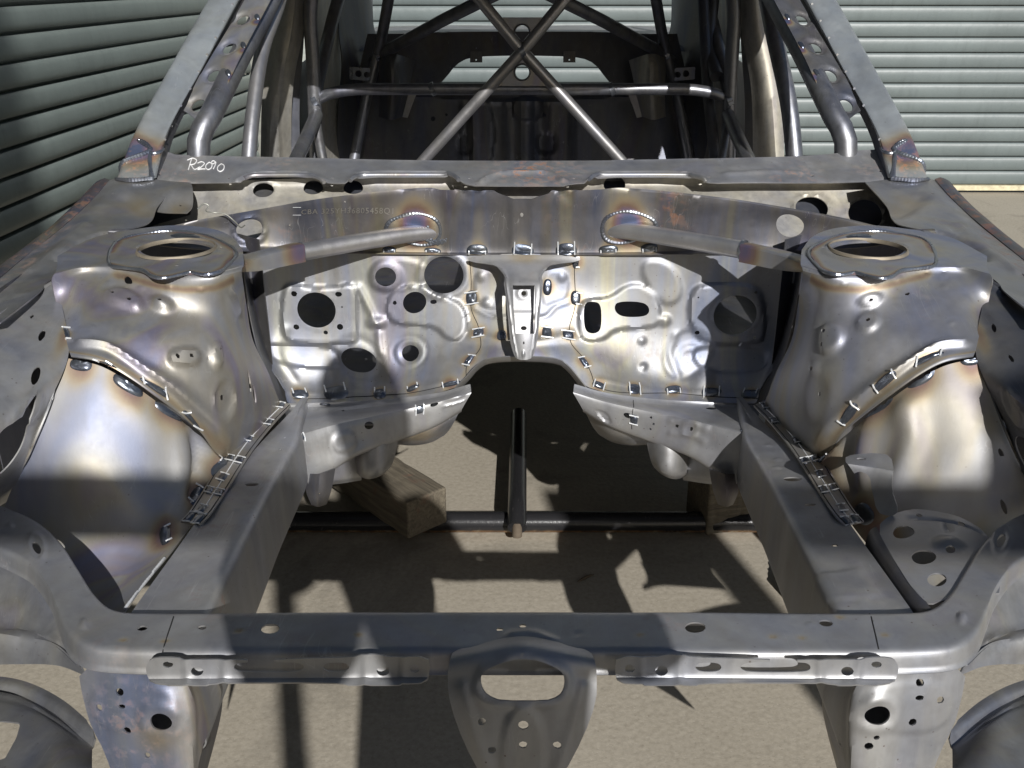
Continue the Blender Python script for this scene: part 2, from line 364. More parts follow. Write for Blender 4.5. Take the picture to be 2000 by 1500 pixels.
# ============================================================ the yard
def concrete():
    m, nt, b = nmat('yard_concrete'); geo = nd(nt, 'ShaderNodeNewGeometry').outputs['Position']
    n1 = noise(nt, geo, 2.2, 5, .6); n2 = noise(nt, geo, 85, 5, .65); n3 = noise(nt, geo, 400, 3, .6)
    c = ramp(nt, n1, [(.3, (.365, .32, .25)), (.7, (.45, .40, .32))])
    c = mix(nt, .45, c, ramp(nt, n2, [(.3, (.26, .235, .19)), (.5, (.40, .365, .30)), (.75, (.54, .50, .42))]))
    vo = nd(nt, 'ShaderNodeTexVoronoi', {'Vector': geo, 'Scale': 95.}); c = mix(nt, ramp(nt, vo.outputs['Distance'], [(.0, (.5,)*3), (.18, (0,)*3)]), c, (.60, .56, .48))
    vo2 = nd(nt, 'ShaderNodeTexVoronoi', {'Vector': geo, 'Scale': 61.}); c = mix(nt, ramp(nt, vo2.outputs['Distance'], [(.0, (.6,)*3), (.12, (0,)*3)]), c, (.15, .12, .09))
    n4 = noise(nt, geo, 6.5, 6, .7); c = mix(nt, ramp(nt, n4, [(.60, (0,)*3), (.72, (.45,)*3)]), c, (.18, .15, .11))
    n8 = noise(nt, geo, 1.1, 6, .7, dist=1.2); c = mix(nt, ramp(nt, n8, [(.52, (0,)*3), (.60, (.35,)*3), (.68, (.1,)*3)]), c, (.16, .145, .12))
    nt.links.new(c, b.inputs['Base Color']); b.inputs['Roughness'].default_value = .92
    h = mth(nt, 'ADD', mth(nt, 'MULTIPLY', n2, .6), mth(nt, 'ADD', n3, mth(nt, 'MULTIPLY', vo.outputs['Distance'], .8)))
    nt.links.new(nd(nt, 'ShaderNodeBump', {'Height': h, 'Strength': .4, 'Distance': .0012}).outputs[0], b.inputs['Normal']); return m
mb = MB(); mb.add([(-60, -60, 0), (60, -60, 0), (60, 60, 0), (-60, 60, 0)], [(0, 1, 2, 3)])
tag(mb.build('ground', concrete(), smooth=False), kind='structure')
def shutter_mat(name, col):
    m, nt, b = nmat(name); geo = nd(nt, 'ShaderNodeNewGeometry').outputs['Position']
    n = noise(nt, geo, 3, 5, .6); n2 = noise(nt, scaled(nt, geo, (1, 1, .15)), 22, 5, .65)
    c = ramp(nt, n, [(.3, [x*.9 for x in col]), (.7, [x*1.08 for x in col])])
    c = mix(nt, ramp(nt, n2, [(.5, (0,)*3), (.75, (.35,)*3)]), c, [x*.62 for x in col])
    nt.links.new(c, b.inputs['Base Color']); b.inputs['Roughness'].default_value = .42
    nt.links.new(nd(nt, 'ShaderNodeBump', {'Height': noise(nt, geo, 9, 3, .5), 'Strength': .25, 'Distance': .01}).outputs[0], b.inputs['Normal']); return m
RAIL = plain('galvanised_guide', (.38, .38, .34), .5, .6, .2)
RUBBER = plain('black_rubber', (.02, .02, .02), .7)
def roller_door(label, A, B, top, mat, pitch, flip, z0=.05, deep=.018, gw=.05):
    A = np.array(A, float); B = np.array(B, float); d = B-A; L = np.linalg.norm(d); d /= L; n = np.array([d[1], -d[0], 0])*flip
    root = tag(empty('roller_door', tuple((A+B)/2)), label, 'roller door')
    prof = [(0, -deep), (gw, -deep), (gw+.012, 0), (gw+.09, .0045), (.35, .0085), (.55, .0095), (.75, .008), (.9, .004), (.965, -.001), (.975, -deep)]
    rows = []; z = z0; k = 0
    while z < top:
        for f, o in prof: rows.append((z+f*pitch, o+.0012*math.sin(k*2.1)))
        z += pitch; k += 1
    cols = np.linspace(0, L, 40); V = []; F = []
    for (zz, o) in rows:
        for s_ in cols: V.append(tuple(A+d*s_+n*(o+.003*math.sin(s_*1.7+zz*2))+np.array([0, 0, zz])))
    for i in range(len(rows)-1):
        for j in range(39): F.append((i*40+j, i*40+j+1, (i+1)*40+j+1, (i+1)*40+j))
    mesh_obj('slat_curtain', V, F, mat, root, angle=28)
    def bar(c, s, name, m):
        R = np.array([[d[0], -d[1], 0], [d[1], d[0], 0], [0, 0, 1]]); v, f = box_vf(c, s, R); MB().add(v, f).build(name, m, root, bevel=.003)
    bar((A+B)/2+n*.004+np.array([0, 0, z0/2+.008]), (L, .045, z0-.018), 'bottom_rail', plain('cream_sill', (.62, .56, .38), .7))
    for e in (A-d*.06, B+d*.06): bar(e+n*.02+np.array([0, 0, top/2]), (.11, .09, top), 'guide_channel', RAIL)
    bar((A+B)/2+n*.1+np.array([0, 0, top+.2]), (L+.3, .42, .4), 'shutter_box', RAIL)
    return root
DOOR = shutter_mat('grey_green_shutter', (.158, .188, .190))
DOOR2 = shutter_mat('dark_green_shutter', (.18, .215, .205))
roller_door('pale grey-green roller door in full sun behind the car shell', (-1.1, 6.24, 0), (6.9, 6.16, 0), 3.3, DOOR, .0885, 1)
roller_door('darker green roller door along the left side of the yard', (-1.86, -1.2, 0), (-1.58, 5.9, 0), 3.3, DOOR2, .0875, 1, deep=.034, gw=.11)
mb = MB(); v, f = box_vf((-1.45, 6.32, 1.9), (.5, .12, 3.8)); mb.add(v, f)
tag(mb.build('corner_pillar', plain('pillar_paint', (.36, .38, .35), .8)), 'plain grey corner pillar where the two roller doors meet', 'pillar')
# ------------------------------------------------------------ tube stand on the ground
def blacktube():
    m, nt, b = nmat('black_stand_paint'); geo = nd(nt, 'ShaderNodeNewGeometry').outputs['Position']; sep = nd(nt, 'ShaderNodeSeparateXYZ', {'Vector': geo}).outputs
    n = noise(nt, geo, 26, 5, .65); low = mth(nt, 'SUBTRACT', .019, sep[2])
    rf = mth(nt, 'MINIMUM', mth(nt, 'MAXIMUM', mth(nt, 'MULTIPLY', mth(nt, 'ADD', low, mth(nt, 'MULTIPLY', n, .012)), 90), 0), 1)
    c = mix(nt, ramp(nt, noise(nt, scaled(nt, geo, (3, 1, 1)), 60, 4, .7), [(.62, (0,)*3), (.72, (.5,)*3)]), (.022, .022, .024), (.10, .09, .085))
    c = mix(nt, rf, c, ramp(nt, n, [(.3, (.10, .05, .025)), (.55, (.26, .14, .06)), (.7, (.33, .28, .2))]))
    nt.links.new(c, b.inputs['Base Color']); b.inputs['Roughness'].default_value = .24
    nt.links.new(nd(nt, 'ShaderNodeBump', {'Height': noise(nt, geo, 150, 4, .6), 'Strength': .35, 'Distance': .001}).outputs[0], b.inputs['Normal']); return m
BT = blacktube()
st = tag(empty('tube_stand', (0, 2.1, 0)), 'black rusty tube stand lying on the concrete under the car shell', 'stand')
ct = atZ(1020, 1018, .035)
tube('cross_tube', [(-.72, ct[1], .033), (.72, ct[1], .033)], .026, BT, st, 28, False, .05)
lt0 = atZ(1010, 1012, .075); lt1 = atZ(1013, 812, .075)
tube('long_tube', [(lt0[0], lt0[1]-.02, .060), (lt0[0], lt0[1]+.01, .078), (lt1[0], lt1[1], .078)], .023, BT, st, 24, False, .05)
tube('cross_tube', [(-.72, 3.9, .033), (.72, 3.9, .033)], .026, BT, st, 20, False, .1)
mb = MB(); v, f = tube_vf([(lt0[0], lt0[1]-.016, .035), (lt0[0], lt0[1]-.016, .075)], .012, 16, False, .02); mb.add(v, f)
mb.build('end_plug', plain('rusty_plug', (.14, .11, .08), .7), st)
# ------------------------------------------------------------ timbers under the rails
def wood():
    m, nt, b = nmat('weathered_timber'); geo = nd(nt, 'ShaderNodeTexCoord').outputs['Object']
    n = noise(nt, scaled(nt, geo, (1.5, 22, 22)), 5, 5, .6, dist=1); n2 = noise(nt, geo, 14, 4, .6)
    c = ramp(nt, n, [(.3, (.085, .072, .055)), (.6, (.17, .145, .105)), (.8, (.23, .20, .15))]); c = mix(nt, ramp(nt, n2, [(.64, (0,)*3), (.76, (.5,)*3)]), c, (.20, .08, .05))
    nt.links.new(c, b.inputs['Base Color']); b.inputs['Roughness'].default_value = .85
    nt.links.new(nd(nt, 'ShaderNodeBump', {'Height': n, 'Strength': .5, 'Distance': .004}).outputs[0], b.inputs['Normal']); return m
WOOD = wood()
def timber(name, label, A, B, wd, ht, zc, cat='timber', tilt=0):
    A = np.array(A); B = np.array(B); c = (A+B)/2; L = np.linalg.norm(B-A); ang = math.atan2(B[1]-A[1], B[0]-A[0]); rs = np.random.RandomState(int(L*1000)); V = []; F = []; n = 14; k = 4
    cs_ = [(-1, -1), (1, -1), (1, 1), (-1, 1)]
    for i in range(n+1):
        for (y, z) in cs_: V.append((-L/2+L*i/n+rs.uniform(-.003, .003)*(i in (0, n)), y*wd/2+rs.uniform(-.0015, .0015), z*ht/2+rs.uniform(-.0015, .0015)))
    for i in range(n):
        for j in range(4): F.append((i*4+j, i*4+(j+1) % 4, (i+1)*4+(j+1) % 4, (i+1)*4+j))
    F += [(3, 2, 1, 0), (n*4, n*4+1, n*4+2, n*4+3)]
    o = mesh_obj(name, V, F, WOOD, None, smooth=False); o.location = (c[0], c[1], zc); o.rotation_euler = (tilt, 0, ang)
    b = o.modifiers.new('b', 'BEVEL'); b.width = .005; b.segments = 2; b.limit_method = 'ANGLE'
    tag(o, label, cat); return o
a1 = atZ(835, 1000, .11); a0 = atZ(690, 915, .11)
timber('timber_beam', 'heavy weathered timber beam with a red-stained end resting on the black cross tube', (a0[0]-.10, a0[1]+.13), (a1[0], a1[1]), .115, .10, .107, 'timber beam')
b1 = atZ(1415, 968, .12)
timber('timber_block', 'short dark timber block propping the right rail in shadow', (b1[0]-.055, b1[1]+.05), (b1[0]+.10, b1[1]+.09), .12, .20, .112, 'timber block')
c1 = atZ(1545, 1118, .05)
o = timber('wood_chock', 'small split wood offcut half hidden under the right chassis rail', (c1[0], c1[1]-.05), (c1[0]+.03, c1[1]+.05), .035, .05, .028, 'wood offcut')

# ============================================================ the car shell
shell = tag(empty('car_body_shell', (0, 1.6, 0)), 'bare-metal car body shell with stripped engine bay, strut towers and welded roll cage', 'car shell')
def net(rows, f=atY): return [[f(*p) for p in r] for r in rows]
def sided(s, pts): return pts if s > 0 else M(pts)
# ---- front crossmember with its two upswept arms
ZT = .62
rear = [(-60, 962), (20, 992), (75, 1018), (120, 1060), (150, 1105), (185, 1158), (225, 1188), (300, 1194), (450, 1194)]
frnt = [(-60, 1050), (10, 1078), (58, 1105), (92, 1150), (110, 1195), (130, 1236), (168, 1264), (250, 1273), (420, 1275)]
rl = [atZ(x, y, ZT) for x, y in rear]; fl = [atZ(x, y, ZT) for x, y in frnt]
mid = [((a), (b)) for a, b in zip([atZ(x, 1192, ZT) for x in (650, 830, 1020, 1210, 1390)], [atZ(x, 1275, ZT) for x in (650, 830, 1020, 1210, 1390)])]
st_ = list(zip(rl, fl))+mid+[((-a[0], a[1], a[2]), (-b[0], b[1], b[2])) for a, b in zip(rl[::-1], fl[::-1])]
def prof(a, b, drop, ri=.009):
    a = np.array(a); b = np.array(b); d = b-a; d /= np.linalg.norm(d); dn = np.array([0, 0, -1.])
    P = [a-d*.004+dn*.022, a-d*.002+dn*.008, a+d*.002+dn*.001, a+d*.008, a+(b-a)*.35, a+(b-a)*.7, b-d*ri*1.3]
    for t in (15, 35, 55, 75): tt = math.radians(t); P.append(b-d*ri+d*ri*math.sin(tt)+dn*(ri-ri*math.cos(tt)))
    P += [b+dn*(ri+.002), b+dn*drop*.6+d*.001, b+dn*drop+d*.002, b+dn*(drop+.003)+d*.006]
    return P
cols = [prof(a, b, .021) for a, b in st_]
rows = [[c[k] for c in cols] for k in range(len(cols[0]))]
S_CM = Surf(rows, 420, 110, True, False)
hs = [(395, 1226, .0052), (528, 1228, .0105), (976, 1229, .0042), (1021, 1222, .0042), (1358, 1225, .0115), (1613, 1217, .008), (278, 1227, .006), (72, 1070, .013, .009), (1955, 1056, .014, .010),
      (1128, 1302, .006), (908, 1303, .006)]
fe = [('dome', 165, 1218, .012, .004), ('dome', 1878, 1208, .013, .0045), ('ring', 72, 1070, .021, .0022, .006), ('ring', 1955, 1056, .022, .0022, .006),
      ('dome', 382, 1230, .008, .0015), ('dome', 1583, 1220, .006, .0025), ('dome', 1646, 1219, .006, .0025), ('dome', 20, 1027, .008, .002),
      ('ridge', [(1000, 1242), (1040, 1239), (1075, 1250)], .0035, .006), ('dome', 1020, 1258, .035, .004)]
for x, y in ((310, 1215), (322, 1252), (240, 1250), (1500, 1206), (1555, 1205), (1510, 1243), (1566, 1245), (1420, 1208), (1425, 1247), (1640, 1205), (1728, 1240), (1720, 1203), (466, 1232), (1128, 1237)):
    fe.append(('dome', x, y, .0048, -.0016))
cm = S_CM.build('front_crossmember', ST_GREY, shell, holes=hs, feats=fe, step=.0042, wb=.0005, tint=[(x, y, .006, .4) for x, y in ((310, 1215), (322, 1252), (240, 1250), (1500, 1206), (1555, 1205), (1510, 1243), (1566, 1245), (1420, 1208), (1640, 1205), (1728, 1240), (466, 1232), (700, 1240), (800, 1208), (1250, 1240))], rust=[(460, 1225, .05, .22), (1300, 1215, .03, .2), (200, 1290, .04, .15)], th=.002)
# butt joints cut across the member
SEAM = plain('dark_seam', (.02, .02, .02), .8)
for xs in ([(340, 1195), (318, 1274)], [(1688, 1189), (1716, 1268)]):
    q = S_CM.inv(xs); P = S_CM.pt(np.array([q[0]+(q[1]-q[0])*t for t in np.linspace(0.02, 1, 24)]), .0001)
    v, f = tube_vf(P, .0008, 6, False, .01); MB().add(v, f).build('butt_joint', SEAM, cm)
# ---- hood latch bracket at the centre
L = net([[(880, 1262, .858), (950, 1246, .868), (1020, 1238, .872), (1090, 1246, .868), (1160, 1262, .858)],
         [(866, 1292, .822), (945, 1276, .822), (1020, 1262, .824), (1095, 1276, .822), (1176, 1292, .822)],
         [(862, 1335, .812), (940, 1330, .806), (1020, 1326, .804), (1100, 1330, .806), (1178, 1335, .812)],
         [(866, 1395, .806), (940, 1392, .795), (1020, 1390, .792), (1100, 1392, .795), (1176, 1395, .806)],
         [(880, 1540, .800), (940, 1540, .785), (1020, 1540, .782), (1100, 1540, .785), (1160, 1540, .800)]])
S_L = Surf(L, 110, 110)
o = S_L.build('latch_bracket', ST_GREY, shell, outline=[(888, 1268), (925, 1264), (955, 1252), (1020, 1243), (1085, 1252), (1118, 1264), (1150, 1268), (1166, 1320), (1165, 1370), (1140, 1440), (1100, 1515), (1060, 1530), (985, 1530), (940, 1515), (905, 1450), (880, 1380), (874, 1325)],
    holes=[('p', [(940, 1314), (962, 1300), (995, 1290), (1022, 1287), (1050, 1290), (1080, 1300), (1101, 1314), (1103, 1340), (1092, 1360), (1065, 1369), (980, 1369), (952, 1358), (940, 1340)], 1), (941, 1409, .0045), (1022, 1412, .0055), (961, 1465, .0045), (1022, 1450, .0045), (1088, 1455, .0045)],
    feats=[('ridge', [(944, 1308), (1020, 1280), (1098, 1308), (1108, 1345), (1085, 1372), (1020, 1376), (958, 1372), (932, 1345), (944, 1308)], .003, .005), ('plate', [(985, 1380), (1060, 1380), (1068, 1540), (975, 1540)], .004, .008),
           ('ridge', [(905, 1340), (930, 1440), (965, 1530)], .003, .006), ('ridge', [(1137, 1340), (1110, 1440), (1075, 1530)], .003, .006)], step=.0032, th=.002)
# ---- slotted lock rails under the front edge
def slot_rail(s, zz):
    pr = [(284, 1284), (840, 1274)]; a = atY(pr[0][0], 1284, .815); b = atY(845, 1276, .815)
    n_ = net([[(270, 1276, .812), (560, 1274, .812), (850, 1270, .812)], [(270, 1284, .815), (560, 1281, .815), (850, 1277, .815)], [(270, 1322, .812), (560, 1320, .812), (850, 1318, .812)],
              [(270, 1330, .806), (560, 1329, .806), (850, 1327, .806)], [(270, 1338, .800), (560, 1338, .800), (850, 1338, .800)]])
    if s < 0: n_ = [[(-x, y, z) for x, y, z in r] for r in n_]
    S = Surf(n_, 160, 60, False, True)
    ol = [(284, 1312), (288, 1292), (302, 1284), (345, 1284), (360, 1289), (440, 1288), (500, 1290), (600, 1286), (690, 1284), (710, 1277), (742, 1279), (760, 1284), (836, 1282), (840, 1308), (832, 1334), (790, 1335), (740, 1339), (700, 1338), (640, 1333), (440, 1333), (400, 1337), (320, 1337), (296, 1332)]
    hl = [('p', [(458, 1298), (470, 1293), (580, 1293), (594, 1300), (594, 1306), (580, 1313), (470, 1313), (456, 1307)], 2), ('p', [(631, 1300), (640, 1294), (672, 1294), (682, 1300), (682, 1306), (672, 1312), (640, 1312), (631, 1306)], 2), (328, 1298, .0055, .004), (385, 1311, .0066, .0055), (748, 1310, .0068, .0058), (810, 1306, .0052, .0046)]
    if s < 0: ol = M(ol); hl = [('p', M(h[1]), 2) if h[0] == 'p' else (2*CX-h[0],)+h[1:] for h in hl]
    mir = (lambda p: p) if s > 0 else M
    ft = [('ridge', mir([(440, 1285), (436, 1335)]), .0016, .004), ('ridge', mir([(715, 1280), (712, 1336)]), .0016, .004), ('ridge', mir([(788, 1282), (786, 1334)]), .001, .003), ('ridge', mir([(362, 1288), (366, 1336)]), .0014, .003)]
    o = S.build('slotted_lock_rail', ST_GREY, shell, outline=ol, holes=hl, feats=ft, step=.0028, th=.0018, wb=.0003, seed=4+s)
    # backing strip seen through the slots
    return o
slot_rail(1, 0); slot_rail(-1, 0)
def tuple_net(rows, s): return [[(s*x, y, z) for x, y, z in r] for r in rows]   # s=1 as written (left side of the photo), s=-1 mirrored
# lower front face the rails are bolted to
for s in (1, -1):
    n_ = tuple_net(net([[(300, 1300, .838), (600, 1300, .838), (905, 1298, .838)], [(300, 1316, .836), (600, 1314, .836), (905, 1312, .836)]]), s)
def both(rows, f=atY): return [(1, net(rows, f)), (-1, tuple_net(net(rows, f), -1))]
# ---- radiator support legs
for s, n_ in both([[(148, 1285, .865), (250, 1288, .850), (345, 1290, .846), (400, 1290, .90)],
                   [(150, 1330, .862), (250, 1330, .846), (352, 1330, .842), (425, 1330, .91)],
                   [(165, 1400, .855), (260, 1400, .838), (372, 1400, .835), (440, 1400, .92)],
                   [(205, 1560, .845), (290, 1560, .825), (380, 1560, .822), (430, 1560, .92)]]):
    S = Surf(n_, 120, 110)
    mir = (lambda p: p) if s > 0 else M
    ol = mir([(154, 1300), (250, 1300), (362, 1316), (400, 1318), (432, 1330), (430, 1375), (400, 1440), (385, 1500), (380, 1545), (230, 1545), (205, 1470), (178, 1420), (166, 1380)])
    h = [(236, 1350, .0052), (196, 1380, .0045), (240, 1378, .0048, .003), (316, 1408, .0115), (250, 1425, .005), (288, 1475, .004)]
    if s < 0: h = [(1713, 1395, .0125), (1795, 1332, .005), (1794, 1361, .0055, .0035), (1834, 1365, .005), (1780, 1408, .005), (1697, 1457, .005), (1712, 1440, .0035)]
    S.build('radiator_support_leg', ST_TOWER if s > 0 else ST_GREY, shell, outline=ol, holes=[tuple(x) for x in h], step=.0036, th=.002,
            feats=[('ring',)+((316, 1408) if s > 0 else (1713, 1395))+(.020, .0028, .007), ('ridge', mir([(360, 1325), (374, 1400), (372, 1520)]), .004, .006), ('plate', mir([(170, 1330), (340, 1330), (350, 1430), (190, 1430)]), .002, .01)],
            rust=[(260, 1420, .06, .45)] if s > 0 else [], tint=[(300, 1440, .03, .3)] if s > 0 else [])
# ---- chassis rails
def rail_section(Y):
    zt = np.interp(Y, [.8, .95, 1.25, 1.46, 1.66], [.600, .600, .590, .572, .553]); xo = np.interp(Y, [.8, 1.2, 1.41, 1.57, 1.66], [-.455, -.44, -.427, -.412, -.41]); xi = np.interp(Y, [.8, 1.2, 1.45, 1.52, 1.66], [-.360, -.366, -.368, -.378, -.40])
    hb = np.interp(Y, [.8, 1.1, 1.46, 1.66], [.135, .125, .10, .10]); r = .010
    P = [(xo, zt+.003), (xo+.012, zt+.001), ((xo+xi)/2, zt), (xi-r, zt)]
    for t in (20, 45, 70): a = math.radians(t); P.append((xi-r+r*math.sin(a), zt-r+r*math.cos(a)))
    P += [(xi, zt-r), (xi+.002, zt-hb*.5), (xi+.003, zt-hb+.008), (xi-.003, zt-hb), (xi-.02, zt-hb-.002), (xo+.01, zt-hb-.002), (xo, zt-hb+.01), (xo-.001, zt-.06)]
    return [(x, Y, z) for x, z in P]
ys = [.86, .95, 1.05, 1.15, 1.25, 1.35, 1.44, 1.5, 1.58, 1.66]
RW = [rail_section(y) for y in ys]
S_RAIL = {}
for s in (1, -1):
    n_ = tuple_net(RW, s); S = Surf(n_, 120, 220, False, True); S_RAIL[s] = S
    mir = (lambda p: p) if s > 0 else M
    if s > 0: h = [(492, 946, .0085, .006), (556, 855, .003), (548, 878, .0035)]; ft = [('dome', 459, 994, .007, .002), ('ridge', [(470, 1010), (410, 1130)], .0015, .006), ('dome', 528, 905, .006, .0015), ('dome', 426, 1108, .004, .002)]
    else: h = [(1548, 936, .0125, .008), (1582, 986, .007, .004), (1630, 1065, .0035), (1573, 965, .002), (1556, 886, .002)]; ft = [('dome', 1520, 898, .007, .003), ('dome', 1519, 914, .007, .003), ('dome', 1501, 870, .006, .0025), ('dome', 1648, 1135, .009, .004), ('dome', 1676, 1176, .009, .004), ('plate', [(1665, 1080), (1690, 1120), (1740, 1190), (1700, 1190), (1672, 1130)], .002, .003), ('dome', 1545, 905, .004, -.001), ('dome', 1560, 912, .004, -.001)]
    S.build('chassis_rail', ST_GREY, shell, holes=h, feats=ft, step=.0045, th=.002, wb=.0005, seed=11+s, rust=[(1650, 1160, .03, .3)] if s < 0 else [(440, 1180, .02, .5)])
# ---- bulkhead ("firewall")
fw_rows = [[(440, 488, 1.68), (500, 490, 1.73), (600, 492, 1.755), (760, 494, 1.765), (900, 496, 1.765), (1020, 496, 1.76)],
           [(460, 560, 1.68), (505, 565, 1.728), (610, 570, 1.752), (760, 570, 1.76), (900, 570, 1.755), (1020, 570, 1.748)],
           [(490, 660, 1.67), (520, 662, 1.72), (620, 665, 1.742), (760, 665, 1.745), (890, 660, 1.725), (1020, 650, 1.71)],
           [(530, 740, 1.66), (560, 742, 1.70), (650, 742, 1.715), (770, 735, 1.715), (880, 715, 1.69), (1020, 700, 1.675)],
           [(550, 800, 1.63), (580, 800, 1.655), (660, 797, 1.66), (770, 792, 1.655), (880, 775, 1.645), (1020, 770, 1.64)]]
FW = [[atY(*p) for p in r] for r in fw_rows]
FW = [r+[(-x, y, z) for x, y, z in r[-2::-1]] for r in FW]
S_FW = Surf(FW, 320, 160)
ol_l = [(440, 488), (470, 520), (478, 540), (500, 560), (502, 592), (508, 650), (520, 709), (551, 747), (565, 796), (640, 790), (750, 782), (850, 770), (905, 752), (925, 722), (950, 708), (1020, 704)]
ol = ol_l+M(ol_l[:-1])[::-1]
holes = [(619, 604, .0335), (575, 572, .0055), (662, 573, .006, .0048), (579, 637, .0055), (665, 637, .0060), (637, 648, .0042), (754, 539, .018), (868, 537, .0355), (811, 590, .0205), (772, 590, .0042), (848, 589, .0065, .0045), (701, 704, .034, .024), (801, 690, .0175),
         ('p', [(1140, 592), (1155, 588), (1173, 592), (1174, 630), (1170, 648), (1156, 653), (1143, 648), (1139, 630)], 2), ('p', [(1205, 588), (1250, 588), (1266, 596), (1268, 610), (1256, 618), (1218, 619), (1203, 612), (1198, 600)], 2), (1435, 614, .0375), (1361, 649, .0045), (1363, 579, .002), (669, 598, .002), (1476, 570, .003), (1474, 658, .003)]
feats = [('plate', [(550, 562), (575, 552), (600, 560), (660, 560), (682, 552), (698, 565), (700, 660), (692, 671), (572, 671), (552, 655)], .013, .012),
         ('plate', [(505, 672), (560, 674), (650, 676), (668, 700), (664, 718), (570, 716), (530, 700)], -.009, .010),
         ('ring', 868, 537, .042, .004, .006), ('ring', 619, 604, .036, .001, .003),
         ('dish', 754, 539, .028, .006, .010), ('plate', [(756, 592), (764, 572), (795, 556), (830, 556), (862, 578), (905, 592), (915, 640), (895, 668), (870, 660), (850, 636), (775, 634), (757, 618)], .011, .010),
         ('ridge', [(700, 560), (730, 620), (738, 632)], .008, .010), ('dome', 728, 629, .014, .009), ('dome', 745, 629, .014, .009), ('ridge', [(740, 650), (744, 690)], .007, .010), ('plate', [(735, 500), (800, 505), (840, 520), (820, 560), (750, 570), (720, 555)], .005, .014),
         ('ring', 801, 690, .026, .006, .007), ('dish', 801, 690, .036, -.004, .008), ('ring', 701, 704, .040, -.003, .008), ('dome', 690, 742, .045, .012),
         ('ridge', [(560, 640), (545, 690), (575, 740)], .004, .012),
         # right half
         ('plate', [(1345, 560), (1400, 552), (1490, 556), (1494, 660), (1480, 670), (1346, 668)], .013, .010), ('plate', [(1352, 676), (1490, 676), (1500, 715), (1470, 728), (1400, 728), (1356, 712)], -.009, .010),
         ('dish', 1344, 694, .047, -.004, .010), ('ring', 1344, 694, .012, .002, .003), ('ring', 1344, 694, .022, .0012, .003), ('dome', 1372, 745, .03, .009),
         ('plate', [(1132, 590), (1160, 582), (1190, 582), (1225, 555), (1255, 555), (1285, 580), (1292, 628), (1270, 640), (1200, 642), (1180, 664), (1140, 668), (1128, 640)], .009, .009),
         ('dome', 1298, 625, .014, .010), ('dome', 1253, 664, .011, .006), ('dome', 1256, 717, .011, .006), ('plate', [(1250, 510), (1290, 505), (1325, 530), (1335, 580), (1300, 600), (1262, 560)], .006, .014),
         ('ridge', [(1320, 655), (1308, 690), (1325, 735)], .006, .012), ('ring', 1435, 614, .041, .003, .003),
         # centre around the tunnel joint
         ('plate', [(925, 528), (985, 528), (985, 600), (950, 605), (925, 580)], .003, .006), ('plate', [(1060, 528), (1112, 528), (1110, 585), (1075, 592), (1060, 600)], .003, .006),
         ('dome', 940, 540, .012, .004), ('dome', 1097, 540, .012, .004), ('dome', 951, 590, .012, .005), ('ridge', [(925, 600), (960, 618), (1000, 620), (1060, 620), (1085, 600), (1110, 590)], .004, .006),
         ('ridge', [(925, 655), (1020, 668), (1115, 655)], .006, .02), ('ridge', [(500, 760), (700, 770), (880, 745)], .003, .008), ('ridge', [(1540, 766), (1340, 766), (1170, 740)], .003, .008)]
WF = [(586, 770, 0, .017, .009, 2), (657, 768, 0, .024, .015, 2), (742, 769, 0, .013, .012, 2), (807, 758, -25, .015, .006, 2), (880, 750, -12, .016, .005, 3), (921, 582, 90, .013, .009, 3), (935, 650, 90, .011, .008, 3), (980, 656, 90, .012, .008, 0), (916, 703, -50, .015, .006, 3),
      (1069, 561, 90, .016, .008, 4), (1068, 650, 90, .015, .008, 3), (1109, 655, 90, .012, .010, 3), (1124, 582, 90, .013, .009, 2), (1124, 512, 90, .011, .006, 2), (1141, 707, 55, .013, .006, 3), (1170, 752, 20, .012, .006, 3), (1239, 760, 0, .015, .009, 3), (1315, 761, 0, .017, .008, 1), (1389, 766, 0, .019, .010, 3), (1465, 770, 0, .016, .009, 2)]
tn = [(x, y, .018, .55) for x, y, _, a, _, _ in WF]
feats = [tuple(f[:2])+(f[2]*.6,)+tuple(x*.6 for x in f[3:]) if f[0] in ('plate', 'ridge') else tuple(f[:4])+(f[4]*.7,)+tuple(f[5:]) for f in feats]
fw = S_FW.build('firewall', ST_WALL, shell, outline=ol, holes=holes, feats=feats, step=.0042, tint=tn+[(1000, 600, .02, .25), ([(918, 515), (921, 600), (935, 660), (935, 690), (905, 735)], .008, .3), ([(1118, 505), (1124, 590), (1112, 660), (1140, 710), (1160, 745)], .008, .3)], th=.002, wb=.0007, smo=1)
for x, y, g, a, b_, tk in WF: weld_patch(S_FW, x, y, g, a, b_, WM, tk, fw)
def seam_line(S, pts, parent, rad=.0007, off=.0003, mat=None):
    Q = catmull(S.inv(pts), 10*len(pts)); v, f = tube_vf(S.pt(Q, off), rad, 6, False, .006); return MB().add(v, f).build('panel_joint', mat or SEAM, parent)
seam_line(S_FW, [(573, 779), (640, 778), (750, 772), (800, 768), (850, 758), (905, 745), (912, 715), (938, 680), (935, 640), (920, 600), (920, 540), (917, 505)], fw)
seam_line(S_FW, [(1480, 778), (1400, 775), (1300, 768), (1200, 765), (1165, 752), (1155, 730), (1140, 700), (1115, 670), (1112, 640), (1124, 590), (1122, 520)], fw)
